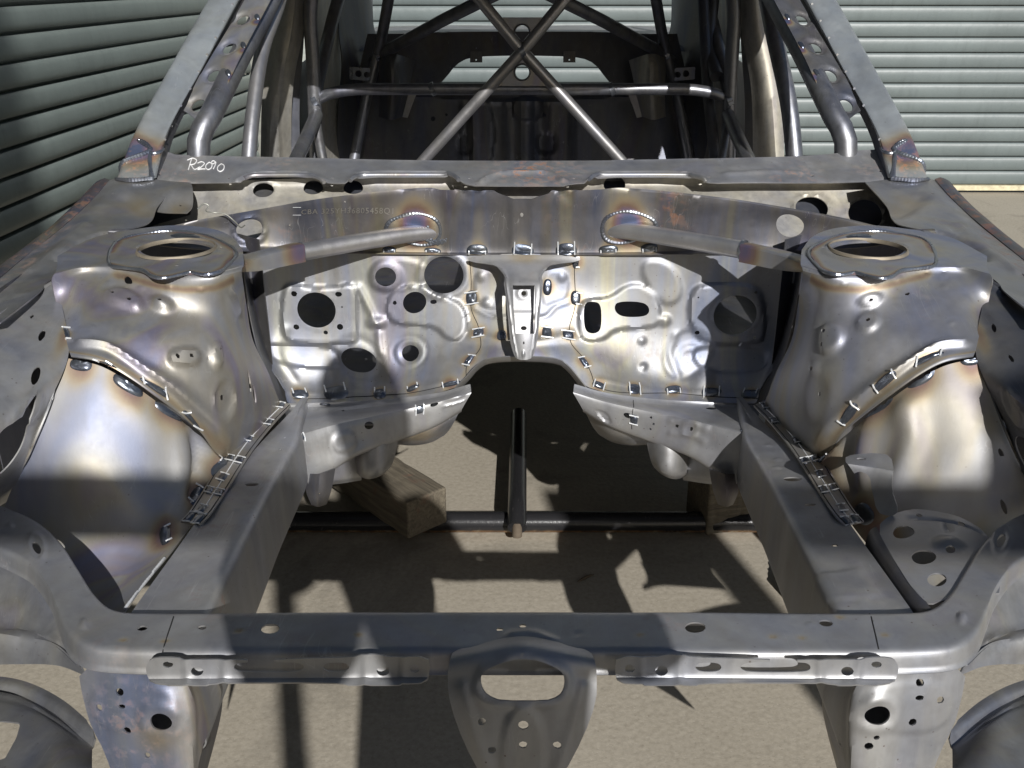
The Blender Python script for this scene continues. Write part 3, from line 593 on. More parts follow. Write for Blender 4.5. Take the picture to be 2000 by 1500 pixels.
# ---- tunnel lip and bellhousing arch: rolls back under the car from the firewall's centre
for k in (0,):
    arch = [(860, 800), (890, 765), (912, 742), (930, 722), (955, 708), (1020, 704), (1085, 708), (1110, 722), (1130, 745), (1150, 770), (1180, 805)]
    r0 = [atY(x, y, 1.652+.00*abs(x-1020)/100) for x, y in arch]; rr = []
    for dy, sx, dz in ((-.002, 1.0, .010), (.010, 1.0, -.004), (.05, .97, -.012), (.25, .93, -.03), (.9, .85, -.08), (2.0, .80, -.12)):
        rr.append([(x*sx, y+dy, z+dz) for x, y, z in r0])
    Surf(rr, 90, 60).build('transmission_tunnel', ST_MAIN, shell, step=.012, th=.002)
# ---- toe-board member under the firewall, each side
for s, n_ in both([[(560, 788, 1.652), (640, 786, 1.652), (750, 780, 1.648), (850, 768, 1.642), (918, 750, 1.635)],
                   [(556, 800, 1.640), (642, 797, 1.640), (752, 790, 1.636), (852, 776, 1.634), (919, 756, 1.630)],
                   [(568, 845, 1.500), (650, 824, 1.545), (752, 804, 1.590), (852, 783, 1.612), (920, 764, 1.622)],
                   [(576, 858, 1.486), (655, 834, 1.530), (755, 811, 1.580), (853, 789, 1.606), (920, 768, 1.618)],
                   [(590, 900, 1.484), (668, 868, 1.528), (762, 838, 1.578), (850, 812, 1.604), (912, 782, 1.616)],
                   [(602, 946, 1.486), (690, 890, 1.530), (765, 862, 1.580), (846, 832, 1.606), (902, 800, 1.618)],
                   [(604, 950, 1.50), (692, 894, 1.545), (766, 866, 1.595), (846, 836, 1.62), (902, 804, 1.63)]]):
    S = Surf(n_, 160, 90, True, True); mir = (lambda p: p) if s > 0 else M
    if s > 0: h = [(848, 790, .0075, .005), (721, 831, .0085, .007), (670, 802, .003)]; ft = [('ridge', [(870, 782), (908, 772)], .002, .003), ('ridge', [(868, 793), (906, 783)], .002, .003), ('ridge', [(625, 800), (680, 797), (740, 790)], .004, .006), ('plate', [(645, 850), (690, 838), (700, 872), (660, 890)], .004, .006)]
    else: h = [(1226, 812, .0085, .006), (1389, 797, .010, .006), (1322, 832, .0035), (1350, 838, .0035), (1276, 828, .003), (1272, 816, .003), (1270, 838, .003)]; ft = [('ridge', [(1310, 822), (1350, 824), (1380, 838)], .003, .005), ('ridge', [(1310, 846), (1350, 850), (1376, 862)], .003, .005), ('ring', 1348, 838, .013, .002, .003), ('plate', [(1160, 800), (1185, 805), (1195, 830), (1180, 825)], -.004, .004)]
    o = S.build('toe_board_member', ST_GREY, shell, holes=h, feats=ft, step=.004, th=.002, seed=21+s)
    if s > 0: weld_patch(S, 585, 852, 0, .010, .004, WM, 3, o); weld_patch(S, 820, 800, -10, .008, .008, WM, 3, o); weld_patch(S, 635, 790, 0, .008, .003, WM, 0, o)
    else: weld_patch(S, 1462, 842, 0, .016, .005, WM, 0, o); weld_patch(S, 1238, 820, 90, .009, .006, WM, 3, o); seam_line(S, [(1237, 782), (1236, 800), (1234, 838)], o)
# ---- bowl of the footwell and the pressed bump below the member
for s, n_ in both([[(738, 832, 1.66), (800, 812, 1.66), (860, 800, 1.665), (905, 785, 1.68)],
                   [(748, 850, 1.635), (800, 838, 1.62), (852, 828, 1.625), (893, 812, 1.66)],
                   [(762, 862, 1.65), (805, 860, 1.63), (845, 852, 1.64), (880, 836, 1.68)],
                   [(775, 868, 1.70), (808, 870, 1.70), (842, 864, 1.71), (868, 850, 1.74)],
                   [(775, 862, 1.95), (808, 862, 1.95), (842, 858, 1.95), (868, 846, 1.95)]]):
    S = Surf(n_, 80, 80); o = S.build('footwell_bowl', ST_MAIN, shell, step=.006, rust=[(820, 862, .05, .4)], tint=[(820, 850, .04, .3)], seed=31, th=.002)
    if s > 0:
        for x, y in ((840, 824), (800, 842), (872, 812)): weld_patch(S, x, y, -15, .010, .007, WM, 3, o)
for s, n_ in both([[(690, 858, 1.60), (712, 856, 1.575), (745, 850, 1.575), (778, 838, 1.61)],
                   [(692, 890, 1.59), (714, 890, 1.565), (746, 884, 1.565), (776, 870, 1.60)],
                   [(698, 922, 1.585), (718, 926, 1.56), (745, 920, 1.56), (768, 902, 1.595)],
                   [(704, 932, 1.60), (722, 936, 1.58), (744, 929, 1.58), (762, 914, 1.61)]]):
    Surf(n_, 70, 70).build('jack_point_cup', ST_MAIN, shell, step=.005, wb=.0004, seed=33, th=.002)
for s, n_ in both([[(596, 925, 1.50), (625, 925, 1.47), (655, 915, 1.50)], [(598, 960, 1.49), (622, 962, 1.465), (648, 955, 1.49)], [(608, 986, 1.50), (622, 990, 1.48), (638, 985, 1.50)]]):
    S = Surf(n_, 40, 50); o = S.build('tow_bracket', ST_DARK, shell, step=.006, th=.003, holes=[(624, 965, .004)])
    bk = [[tuple(np.array(p)+np.array([0, .05, 0])) for p in r] for r in n_]
# ---- cowl: the upright panel above the firewall
cw = [[(200, 447, 1.655), (300, 446, 1.685), (400, 424, 1.715), (520, 402, 1.745), (640, 384, 1.745), (820, 367, 1.752), (920, 371, 1.755), (1020, 372, 1.757)],
      [(205, 452, 1.652), (300, 451, 1.680), (400, 429, 1.709), (520, 407, 1.738), (640, 389, 1.738), (820, 373, 1.744), (920, 376, 1.747), (1020, 377, 1.749)],
      [(215, 458, 1.655), (310, 462, 1.683), (405, 450, 1.714), (520, 438, 1.745), (640, 430, 1.748), (820, 424, 1.756), (920, 424, 1.759), (1020, 424, 1.761)],
      [(225, 464, 1.655), (320, 476, 1.680), (410, 480, 1.710), (520, 480, 1.738), (640, 483, 1.752), (820, 486, 1.762), (920, 487, 1.765), (1020, 487, 1.767)],
      [(225, 472, 1.650), (320, 484, 1.672), (410, 490, 1.700), (520, 492, 1.726), (640, 495, 1.742), (820, 497, 1.752), (920, 498, 1.755), (1020, 498, 1.757)]]
CW = [[atY(*p) for p in r] for r in cw]; CW = [r+[(-x, y, z) for x, y, z in r[-2::-1]] for r in CW]
S_CW = Surf(CW, 360, 90)
WC = [(558+450-190, 486, 0, .016, .006, 0)]
WC = [(760, 489, 5, .012, .005, 1), (845, 490, 0, .015, .004, 1), (932, 491, 0, .016, .008, 1), (1021, 491, 0, .019, .009, 3), (1106, 491, 0, .016, .009, 3), (1188, 488, 0, .017, .006, 1), (1268, 485, -4, .014, .006, 1)]
top_l = [(205, 450), (232, 447), (255, 450), (300, 444), (340, 440), (375, 432), (400, 427), (480, 414), (560, 399), (640, 386), (720, 376), (790, 370), (830, 364), (846, 371), (900, 372), (905, 368), (960, 373), (1020, 371)]
top_r = [(1090, 372), (1098, 366), (1104, 372), (1200, 370), (1300, 371), (1400, 378), (1480, 390), (1560, 402), (1640, 415), (1720, 428), (1790, 438), (1835, 446)]
bot = [(1820, 462), (1730, 478), (1640, 486), (1520, 490), (1400, 493), (1250, 496), (1020, 496), (800, 495), (650, 493), (520, 490), (410, 488), (320, 480), (222, 464)]
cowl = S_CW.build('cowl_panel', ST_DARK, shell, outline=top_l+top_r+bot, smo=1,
    holes=[(487, 448, .0235), (1543, 440, .0245), (878, 402, .0022), (1019, 420, .0035), (851, 469, .003), (674, 386+9, .0022), (1292, 384, .0022), (566, 440, .002)],
    feats=[('ring', 487, 448, .028, .0035, .005), ('ridge', [(905, 374), (920, 384), (935, 374)], -.004, .008), ('ridge', [(1095, 374), (1110, 384)], -.004, .008), ('ridge', [(1000, 376), (1002, 490)], .0018, .006), ('ridge', [(1040, 376), (1040, 490)], .0018, .006), ('ridge', [(900, 425), (905, 485)], .0012, .01),
           ('ridge', [(700, 400), (820, 392), (1020, 396), (1250, 392), (1400, 400)], .0012, .012)]+[('plate', [(cx_+dx*q_, cy_+dy) for dx, dy in ((-58, 12), (-50, -8), (-15, -22), (15, -22), (40, -10), (48, 12), (38, 32), (10, 38), (-20, 30), (-45, 22))], .004, .004) for cx_, cy_, q_ in ((812, 440, 1), (1224, 436, -1))]+[('dome', x, y, .004, .0022) for x, y in ((1360, 390), (1355, 415), (1437, 426), (1396, 434), (1470, 434), (566, 440), (600, 402))],
    step=.0045, th=.002, wb=.0006, seed=41, tint=[(810, 440, .032, .95), (1225, 440, .032, .95), (540, 420, .03, .15), (1700, 450, .05, .2), (330, 460, .06, .2)]+[(x, y, .014, .55) for x, y, *_ in WC],
    rust=[(1090, 390, .04, .15), (1320, 430, .03, .3)])
for x, y, g, a, b_, tk in WC: weld_patch(S_CW, x, y, g, a, b_, WM, tk, cowl)
S_CW.feats = []
# stamped chassis number: small raised characters
def surf_text(S, txt, p0, p1, size, mat, parent, name, dep=.0016, shear=0):
    cu = bpy.data.curves.new(name, 'FONT'); cu.body = txt; cu.size = 1; cu.space_character = 1.15; cu.resolution_u = 3
    o = bpy.data.objects.new(name, cu); C.objects.link(o); dg = bpy.context.evaluated_depsgraph_get(); me = bpy.data.meshes.new_from_object(o.evaluated_get(dg)); bpy.data.objects.remove(o)
    V = np.array([v.co[:] for v in me.vertices]); F = [tuple(p.vertices) for p in me.polygons]
    a, b = S.inv([p0, p1]); L = np.linalg.norm(b-a); q = (b-a)/L; r = S.inv([(p0[0], p0[1]-8)])[0]-a; r -= q*(r@q); r /= np.linalg.norm(r); wd = V[:, 0].max()
    Q = a+q*(V[:, :1]*L/wd)+r*(V[:, 1:2]*size)
    V2 = S.pt(Q, dep); o = mesh_obj(name, V2, F, mat, parent, smooth=False); return o
surf_text(S_CW, 'CBA 325YH36805458Q1', (588, 418), (768, 417), .012, plain('stamped_edge', (.42, .40, .36), .4, .8), cowl, 'stamped_number')
seam_line(S_CW, [(572, 405), (588, 405)], cowl, .0004, .0005, BRIGHT); seam_line(S_CW, [(572, 420), (588, 420)], cowl, .0004, .0005, BRIGHT)
# ---- scuttle: the sheet under the windscreen
sc_ = [[(225, 296, 2.06), (330, 292, 2.055), (470, 302, 2.05), (640, 308, 2.045), (820, 312, 2.04), (1020, 313, 2.04)],
       [(232, 304, 2.045), (332, 303, 2.04), (470, 310, 2.035), (640, 315, 2.03), (820, 318, 2.028), (1020, 318, 2.026)],
       [(235, 325, 2.00), (340, 326, 1.995), (470, 333, 1.985), (640, 336, 1.975), (820, 338, 1.972), (1020, 338, 1.970)],
       [(235, 350, 1.955), (345, 352, 1.945), (470, 356, 1.935), (640, 356, 1.925), (820, 356, 1.918), (1020, 356, 1.915)],
       [(233, 362, 1.95), (345, 364, 1.94), (470, 367, 1.93), (640, 367, 1.92), (820, 363, 1.905), (1020, 363, 1.900)]]
SC = [[atY(*p) for p in r] for r in sc_]; SC = [r+[(-x, y, z) for x, y, z in r[-2::-1]] for r in SC]
S_SC = Surf(SC, 360, 70)
sol = [(238, 296), (300, 297), (330, 296), (345, 303), (470, 305), (640, 309), (820, 313), (1020, 314), (1200, 313), (1400, 309), (1560, 305), (1640, 299), (1680, 291), (1760, 292), (1800, 300), (1802, 345), (1790, 352), (1700, 356), (1560, 357), (1470, 356), (1380, 358), (1368, 352), (1345, 345), (1160, 345), (1148, 357), (1120, 358), (1090, 365), (940, 365), (900, 358), (890, 345), (850, 345), (700, 345), (682, 358), (640, 358), (628, 352), (600, 344), (500, 344), (478, 350), (468, 358), (450, 356), (370, 360), (300, 354), (240, 350)]
scut = S_SC.build('scuttle_panel', ST_GREY, shell, outline=sol, smo=1, holes=[(310, 341, .0038), (447, 348, .0038), (650, 348, .0038), (918, 349, .0042), (1122, 349, .0042), (1385, 346, .004), (1587, 343, .004), (1720, 334, .0038)],
    feats=[('ridge', [(462, 354), (485, 343), (520, 339), (590, 339), (612, 343), (632, 352)], .006, .006), ('ridge', [(682, 354), (700, 342), (730, 339), (860, 339), (880, 344), (894, 356)], .006, .006), ('ridge', [(940, 356), (965, 343), (1000, 339), (1060, 339), (1085, 345), (1100, 354)], .007, .007), ('ridge', [(1148, 354), (1165, 343), (1190, 339), (1330, 339), (1355, 344), (1375, 354)], .006, .006), ('ridge', [(1420, 340), (1500, 336), (1560, 338)], .004, .01), ('ridge', [(360, 310), (330, 350)], .002, .004)],
    step=.0045, th=.002, wb=.0005, seed=51, rust=[(1045, 335, .075, 1.0), (1550, 345, .05, .6), (360, 345, .03, .5), (560, 322, .05, .25), (1700, 330, .04, .3), (310, 335, .02, .5)], tint=[(280, 300, .03, .5), (1760, 300, .03, .5)])
for e_ in ([(478, 350), (492, 345), (520, 343), (590, 343), (612, 346), (634, 357)], [(684, 356), (702, 345), (730, 343), (860, 343), (880, 346), (896, 357)], [(1150, 355), (1166, 345), (1190, 343), (1330, 343), (1352, 346), (1378, 357)]):
    Q = catmull(S_SC.inv(e_), 60); v, f = tube_vf(S_SC.pt(Q, .001), .0045, 10, False, .006); MB().add(v, f).build('rolled_edge', ST_MAIN, scut)
# white marker writing on the scuttle
def strokes(S, L_, name, rad, mat, parent):
    mb = MB()
    for l in L_:
        Q = catmull(S.inv(l), 10*len(l)); v, f = tube_vf(S.pt(Q, .0003), rad, 6, False, .003); mb.add(v, f)
    return mb.build(name, mat, parent)
def hw(ch, x, y, k=1.0):
    G = {'R': [[(0, 20), (6, 0)], [(-2, 2), (8, -2), (16, 2), (12, 9), (3, 11)], [(5, 11), (12, 20), (22, 15)]], '2': [[(0, 4), (8, 1), (14, 5), (6, 13), (0, 17), (8, 16), (16, 16)]],
         '0': [[(8, 0), (1, 6), (0, 13), (6, 17), (13, 12), (14, 4), (8, 0)]], '9': [[(12, 4), (6, 0), (1, 4), (5, 8), (12, 4), (10, 12), (6, 20)]]}
    return [[(x+a*k, y+b*k) for a, b in l] for l in G[ch]]
W_ = hw('R', 368, 311)+hw('2', 386, 315, .95)+hw('0', 402, 317, .85)+hw('9', 412, 314, .8)+hw('0', 425, 320, .9)
strokes(S_SC, W_, 'marker_writing', .0011, CHALK, scut)
# ---- plenum: pale inner wall with round openings, and floor
pl = [[(180, 330, 2.02), (400, 352, 1.985), (700, 345, 1.985), (1020, 345, 1.985)], [(180, 375, 2.015), (400, 372, 1.98), (700, 366, 1.98), (1020, 366, 1.98)], [(190, 440, 1.985), (400, 415, 1.94), (700, 398, 1.93), (1020, 398, 1.93)], [(190, 500, 1.90), (400, 480, 1.86), (700, 460, 1.85), (1020, 460, 1.85)]]
PL = [[atY(*p) for p in r] for r in pl]; PL = [r+[(-x, y, z) for x, y, z in r[-2::-1]] for r in PL]
S_PL = Surf(PL, 240, 80)
S_PL.build('plenum_wall', ST_PALE, shell, outline=[(376, 340), (1020, 335), (1745, 340), (1760, 400), (1740, 490), (300, 490), (300, 440), (372, 420)], smo=0, holes=[(515, 373, .0215), (612, 368, .020), (1585, 408, .0335), (1690, 420, .038), (1200, 362, .022), (690, 368, .02)],
    feats=[('ring', 515, 373, .025, .004, .004), ('ring', 1585, 408, .0375, .006, .0035), ('ring', 1690, 420, .042, .006, .0035), ('ring', 1200, 362, .026, .004, .004)], step=.006, th=.002, wb=.001, seed=55)
Surf([[(x, y+.05, z) for x, y, z in r[::8]] for r in S_PL.G[::8, 16:-6]], 60, 30).build('plenum_shade_sheet', ST_INT, shell, step=.02)  # dark sheet added so the plenum openings read as shade
for s in (1, -1):   # curled deflector at the cowl's outer end
    n_ = tuple_net(net([[(240, 352, 1.94), (300, 352, 1.93), (372, 356, 1.925)], [(255, 372, 1.90), (310, 370, 1.885), (376, 368, 1.885)], [(270, 392, 1.86), (318, 398, 1.845), (376, 402, 1.85)], [(285, 408, 1.83), (320, 415, 1.82), (365, 416, 1.825)]]), s)
    if s > 0: Surf(n_, 60, 60).build('cowl_deflector', ST_MAIN, shell, step=.005, holes=[(352, 401, .003)], tint=[(350, 410, .03, .3)])
# ---- top plates running from the pillar foot forward along the wing edge (fender rails)
for s in (1, -1):
    n_ = tuple_net(net([[(214, 352, 1.95), (245, 345, 1.95), (300, 350, 1.94), (350, 356, 1.92)],
              [(185, 385, 1.87), (215, 380, 1.86), (265, 382, 1.86), (310, 400, 1.83)],
              [(140, 428, 1.77), (172, 420, 1.77), (225, 424, 1.76), (290, 435, 1.74)],
              [(92, 468, 1.67), (128, 458, 1.67), (185, 455, 1.665), (235, 452, 1.655)],
              [(45, 505, 1.575), (82, 498, 1.575), (130, 492, 1.57), (200, 478, 1.59)],
              [(-2, 545, 1.47), (30, 543, 1.47), (70, 540, 1.465), (100, 545, 1.44)],
              [(-70, 600, 1.34), (-35, 602, 1.34), (20, 590, 1.35), (75, 572, 1.37)],
              [(-150, 670, 1.22), (-110, 672, 1.22), (-60, 655, 1.23), (0, 630, 1.25)]]), s)
    S = Surf(n_, 70, 180); mir = (lambda p: p) if s > 0 else M
    S.build('fender_rail_top', ST_MAIN, shell, step=.006, wb=.0012, seed=60+s, th=.002, rust=[([(120, 450), (60, 510), (20, 545)] if s > 0 else M([(120, 450), (60, 510), (20, 545)]), .02, .45)], holes=[tuple(mir([(220, 378)])[0])+(.004, .0025)],
            feats=[('ridge', mir([(165, 440), (110, 490), (60, 530)]), .006, .012), ('plate', mir([(190, 452), (225, 452), (180, 490), (120, 512), (100, 506)]), -.010, .012), ('ridge', mir([(245, 388), (275, 412)]), -.008, .02)], tint=[tuple(mir([(270, 400)])[0])+(.05, .25)])
    # turned-down outer lip
    n2 = tuple_net(net([[(x, y, Y) for x, y, Y in ((214, 352, 1.95), (185, 385, 1.87), (140, 428, 1.77), (92, 468, 1.67), (45, 505, 1.575), (-2, 545, 1.47), (-70, 600, 1.34))]]), s)[0]
    lip = [[(x, y, z) for x, y, z in n2], [(x-s*.012, y, z+.003) for x, y, z in n2], [(x-s*.034, y, z-.012) for x, y, z in n2], [(x-s*.03, y, z-.06) for x, y, z in n2], [(x-s*.05, y, z-.20) for x, y, z in n2]]
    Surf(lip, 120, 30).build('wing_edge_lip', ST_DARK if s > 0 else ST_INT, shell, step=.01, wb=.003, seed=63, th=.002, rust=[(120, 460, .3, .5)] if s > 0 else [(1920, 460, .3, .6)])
# ---- inner fender walls (inside face of the fender rail)
for s, n_ in both([[(108, 545, 1.43), (60, 575, 1.38), (0, 612, 1.30), (-80, 665, 1.20)],
                   [(112, 552, 1.425), (64, 583, 1.375), (4, 620, 1.295), (-80, 675, 1.195)],
                   [(122, 600, 1.36), (90, 640, 1.30), (20, 700, 1.22), (-80, 760, 1.12)],
                   [(134, 690, 1.26), (95, 740, 1.21), (30, 800, 1.14), (-80, 860, 1.05)],
                   [(100, 780, 1.21), (75, 830, 1.19), (10, 880, 1.13), (-80, 950, 1.06)],
                   [(58, 880, 1.18), (48, 900, 1.18), (0, 940, 1.15), (-80, 1010, 1.14)],
                   [(30, 960, 1.22), (20, 975, 1.22), (-30, 1010, 1.20), (-80, 1050, 1.18)]]):
    S = Surf(n_, 110, 150); mir = (lambda p: p) if s > 0 else M
    def m1(x, y): return tuple(mir([(x, y)])[0])
    h = [m1(82, 655)+(.0075, .010), m1(62, 618)+(.005,), m1(70, 733)+(.010, .015), m1(58, 800)+(.012, .018), m1(10, 880)+(.040, .052)] if s > 0 else [(1941, 640, .006, .009), (1962, 830, .004, .010), (1975, 700, .006), (2010, 900, .03, .05), (1935, 905, .004, .008)]
    S.build('inner_wing', ST_INT if s < 0 else ST_GREY, shell, step=.006, wb=.001, seed=70+s, holes=h, th=.002, feats=[('ring',)+m1(58, 800)+(.022, .004, .006), ('ridge', mir([(15, 850), (30, 800), (60, 775)]), .005, .008), ('ridge', mir([(108, 556), (40, 604), (0, 628)]), .003, .004)], tint=[m1(125, 660)+(.03, .4), m1(80, 880)+(.03, .3)])  # right wing's shade is put into a darker steel
# ---- strut towers
def tower(s):
    mir = (lambda p: p) if s > 0 else M
    zt = [[(112, 500), (182, 464), (260, 448), (340, 440), (410, 446), (452, 462), (474, 488)],
          [(112, 518), (170, 500), (240, 492), (330, 486), (400, 488), (446, 498), (476, 506)],
          [(108, 533), (168, 519), (245, 520), (335, 530), (408, 530), (446, 524), (476, 517)]]
    R = [[atZ(x, y, .875) for x, y in r] for r in zt]
    fr = [[(108, 541, .002), (166, 527, .002), (246, 528, .002), (335, 540, .002), (412, 541, .002), (448, 533, .002), (477, 526, .004)],
          [(110, 555, .010), (166, 540, .010), (248, 541, .010), (336, 554, .010), (414, 555, .010), (451, 546, .010), (478, 538, .010)]]
    b = R[2]
    R.append([(x, y-.008, z-.002) for x, y, z in b]); R.append([(x, y-.015, z-.011) for x, y, z in b])
    low = [[(112, 600, 1.365), (172, 596, 1.350), (255, 600, 1.350), (345, 608, 1.360), (420, 608, 1.385), (456, 604, 1.43), (482, 600, 1.54)],
           [(126, 650, 1.300), (190, 650, 1.295), (270, 662, 1.300), (355, 672, 1.318), (425, 672, 1.355), (468, 668, 1.41), (494, 664, 1.55)],
           [(134, 682, 1.262), (205, 690, 1.262), (290, 726, 1.270), (372, 742, 1.295), (438, 740, 1.335), (482, 735, 1.40), (524, 728, 1.55)],
           [(137, 690, 1.254), (210, 706, 1.252), (300, 762, 1.258), (380, 812, 1.290), (440, 822, 1.325), (492, 806, 1.40), (544, 780, 1.56)],
           [(139, 695, 1.250), (212, 714, 1.249), (306, 775, 1.256), (386, 838, 1.292), (436, 892, 1.340), (500, 845, 1.44), (556, 796, 1.60)]]
    R += net(low); R = tuple_net(R, s); S = Surf(R, 200, 240)
    def m1(x, y): return tuple(mir([(x, y)])[0])
    if s > 0:
        h = [(346, 489, .0615), (251, 549, .0065, .0095), (222, 578, .0028), (254, 591, .0035), (314, 590, .0035), (345, 698, .0038), (371, 697, .0038), (439, 777, .0040), (487, 742, .0035, .016, 5), (425, 683, .0025), (429, 704, .0025), (497, 770, .004, .012, 5)]
        ft = [('plate', [(205, 570), (240, 562), (280, 585), (275, 610), (240, 600), (210, 590)], .008, .012), ('dome', 316, 594, .022, .010), ('plate', [(332, 685), (375, 680), (392, 690), (388, 712), (340, 716), (328, 708)], .007, .007), ('plate', [(412, 672), (430, 665), (436, 712), (420, 720), (410, 700)], .007, .007), ('dish', 440, 780, .018, -.005, .006), ('ring', 440, 780, .019, .002, .004),
              ('ridge', [(452, 570), (462, 610)], .008, .008)]+[('dome', x, y, .006, .0022) for x, y in ((160, 550), (215, 552), (276, 562), (329, 560), (392, 566), (450, 575), (181, 640), (182, 662), (460, 622), (473, 650))]
        ft += [('ring', 251, 549, .010, .002, .003)]
    else:
        h = [(1694, 487, .0615), (1700, 586, .0038), (1696, 629, .0038), (1772, 574, .0040), (1614, 649, .0040), (1611, 674, .0040), (1588, 720, .0035), (1597, 770, .003)]
        ft = [('dish', 1700, 586, .016, .003, .006), ('dish', 1696, 630, .018, .006, .008), ('plate', [(1604, 636), (1640, 632), (1652, 660), (1630, 690), (1604, 692)], .008, .010), ('dome', 1597, 768, .026, -.004), ('dome', 1590, 718, .014, .004)]
        ft += [('dome', x, y, .006, .0022) for x, y in ((1648, 556), (1709, 552), (1758, 544), (1812, 538), (1844, 538), (1860, 630), (1845, 560))]
    fl = [(139, 688), (205, 702), (270, 738), (330, 780), (385, 828), (436, 884)]
    ft += [('ridge', mir([(160, 672), (205, 676), (250, 700), (310, 738), (365, 778), (410, 820), (440, 860)]), .009, .010)]
    WT = [(207, 710, 20, .020, .008, 2), (303, 758, 32, .020, .009, 1+2), (375, 822, 46, .018, .009, 3), (122, 652, 88, .018, .010, 3)]
    if s < 0: WT = [(1814, 700, -22, .019, .009, 3), (1729, 747, -38, .019, .009, 3), (1659, 810, -50, .018, .009, 3)]
    tn = [(x, y, .017, .6) for x, y, *_ in WT]+[(mir(fl), .015, .32), (mir([(230, 538), (300, 556), (360, 566), (420, 562), (455, 545)]), .010, .45)]+[tuple(mir([(430, 870)])[0])+(.02, .35)]
    o = S.build('strut_tower', ST_TOWER, shell, step=.0045, holes=h, feats=ft, tint=tn, wb=.0006, seed=80+s, th=.0022, smo=1)
    for x, y, g, a, b_, tk in WT: weld_patch(S, x, y, g, a, b_, WM, tk, o)
    # doubler plate round the strut top, seam welded
    ring_px = [(214, 492), (232, 468), (270, 458), (330, 451), (390, 456), (430, 470), (462, 492), (440, 522), (418, 533), (395, 535), (372, 531), (350, 536), (320, 542), (296, 538), (278, 527), (240, 522), (214, 516)]
    D = Surf(tuple_net([[atZ(x, y, .8775) for x in (180, 260, 340, 420, 500)] for y in (440, 470, 500, 530, 560)], s), 80, 60)
    o2 = D.build('strut_doubler_plate', ST_TOWER, shell, outline=mir(ring_px), holes=[m1(346, 489)+(.058,), m1(346, 519)+(.004, .0022), m1(432, 484)+(.0035, .003), m1(268, 486)+(.0032, .003)], step=.004, th=.0035, wb=.0003, tint=[(mir(ring_px), .009, .6), m1(354, 455)+(.02, .6)],
                 feats=[('ring',)+m1(346, 489)+(.064, .003, .006)])
    bead_line(D, mir(ring_px), .0027, WELDG, o2, closed=True, off=-.001)
    weld_patch(D, *m1(362, 462), 3, .020, .012, WM, 0, o2)
    # rolled collar inside the hole
    c = D.ev(D.inv([m1(346, 489)]))[0]; V = []; F = []; n = 48
    for k, (r, z) in enumerate([(.0625, .0012), (.0605, .005), (.0585, .0055), (.0575, .002), (.0578, -.001)]):
        for j in range(n): a = 2*math.pi*j/n; V.append((c[0]+r*math.cos(a), c[1]+r*math.sin(a), c[2]+z))
    for k in range(4):
        for j in range(n): F.append((k*n+j, k*n+(j+1) % n, (k+1)*n+(j+1) % n, (k+1)*n+j))
    MB().add(V, F).build('strut_hole_collar', plain('brassy_edge', (.30, .26, .20), .6, .5), o2)
    return S
S_T = {1: tower(1), -1: tower(-1)}
for s in (1, -1):                    # dark sheet added behind the towers so the strut holes read as shade
    Surf(tuple_net([[(-.78, 1.30, z), (-.79, 1.6, z), (-.74, 1.73, z), (-.56, 1.76, z), (-.47, 1.70, z)] for z in (.25, .5, .7, .845)], s), 60, 40).build('tower_shade_sheet', ST_INT, shell, step=.02, wb=.002)
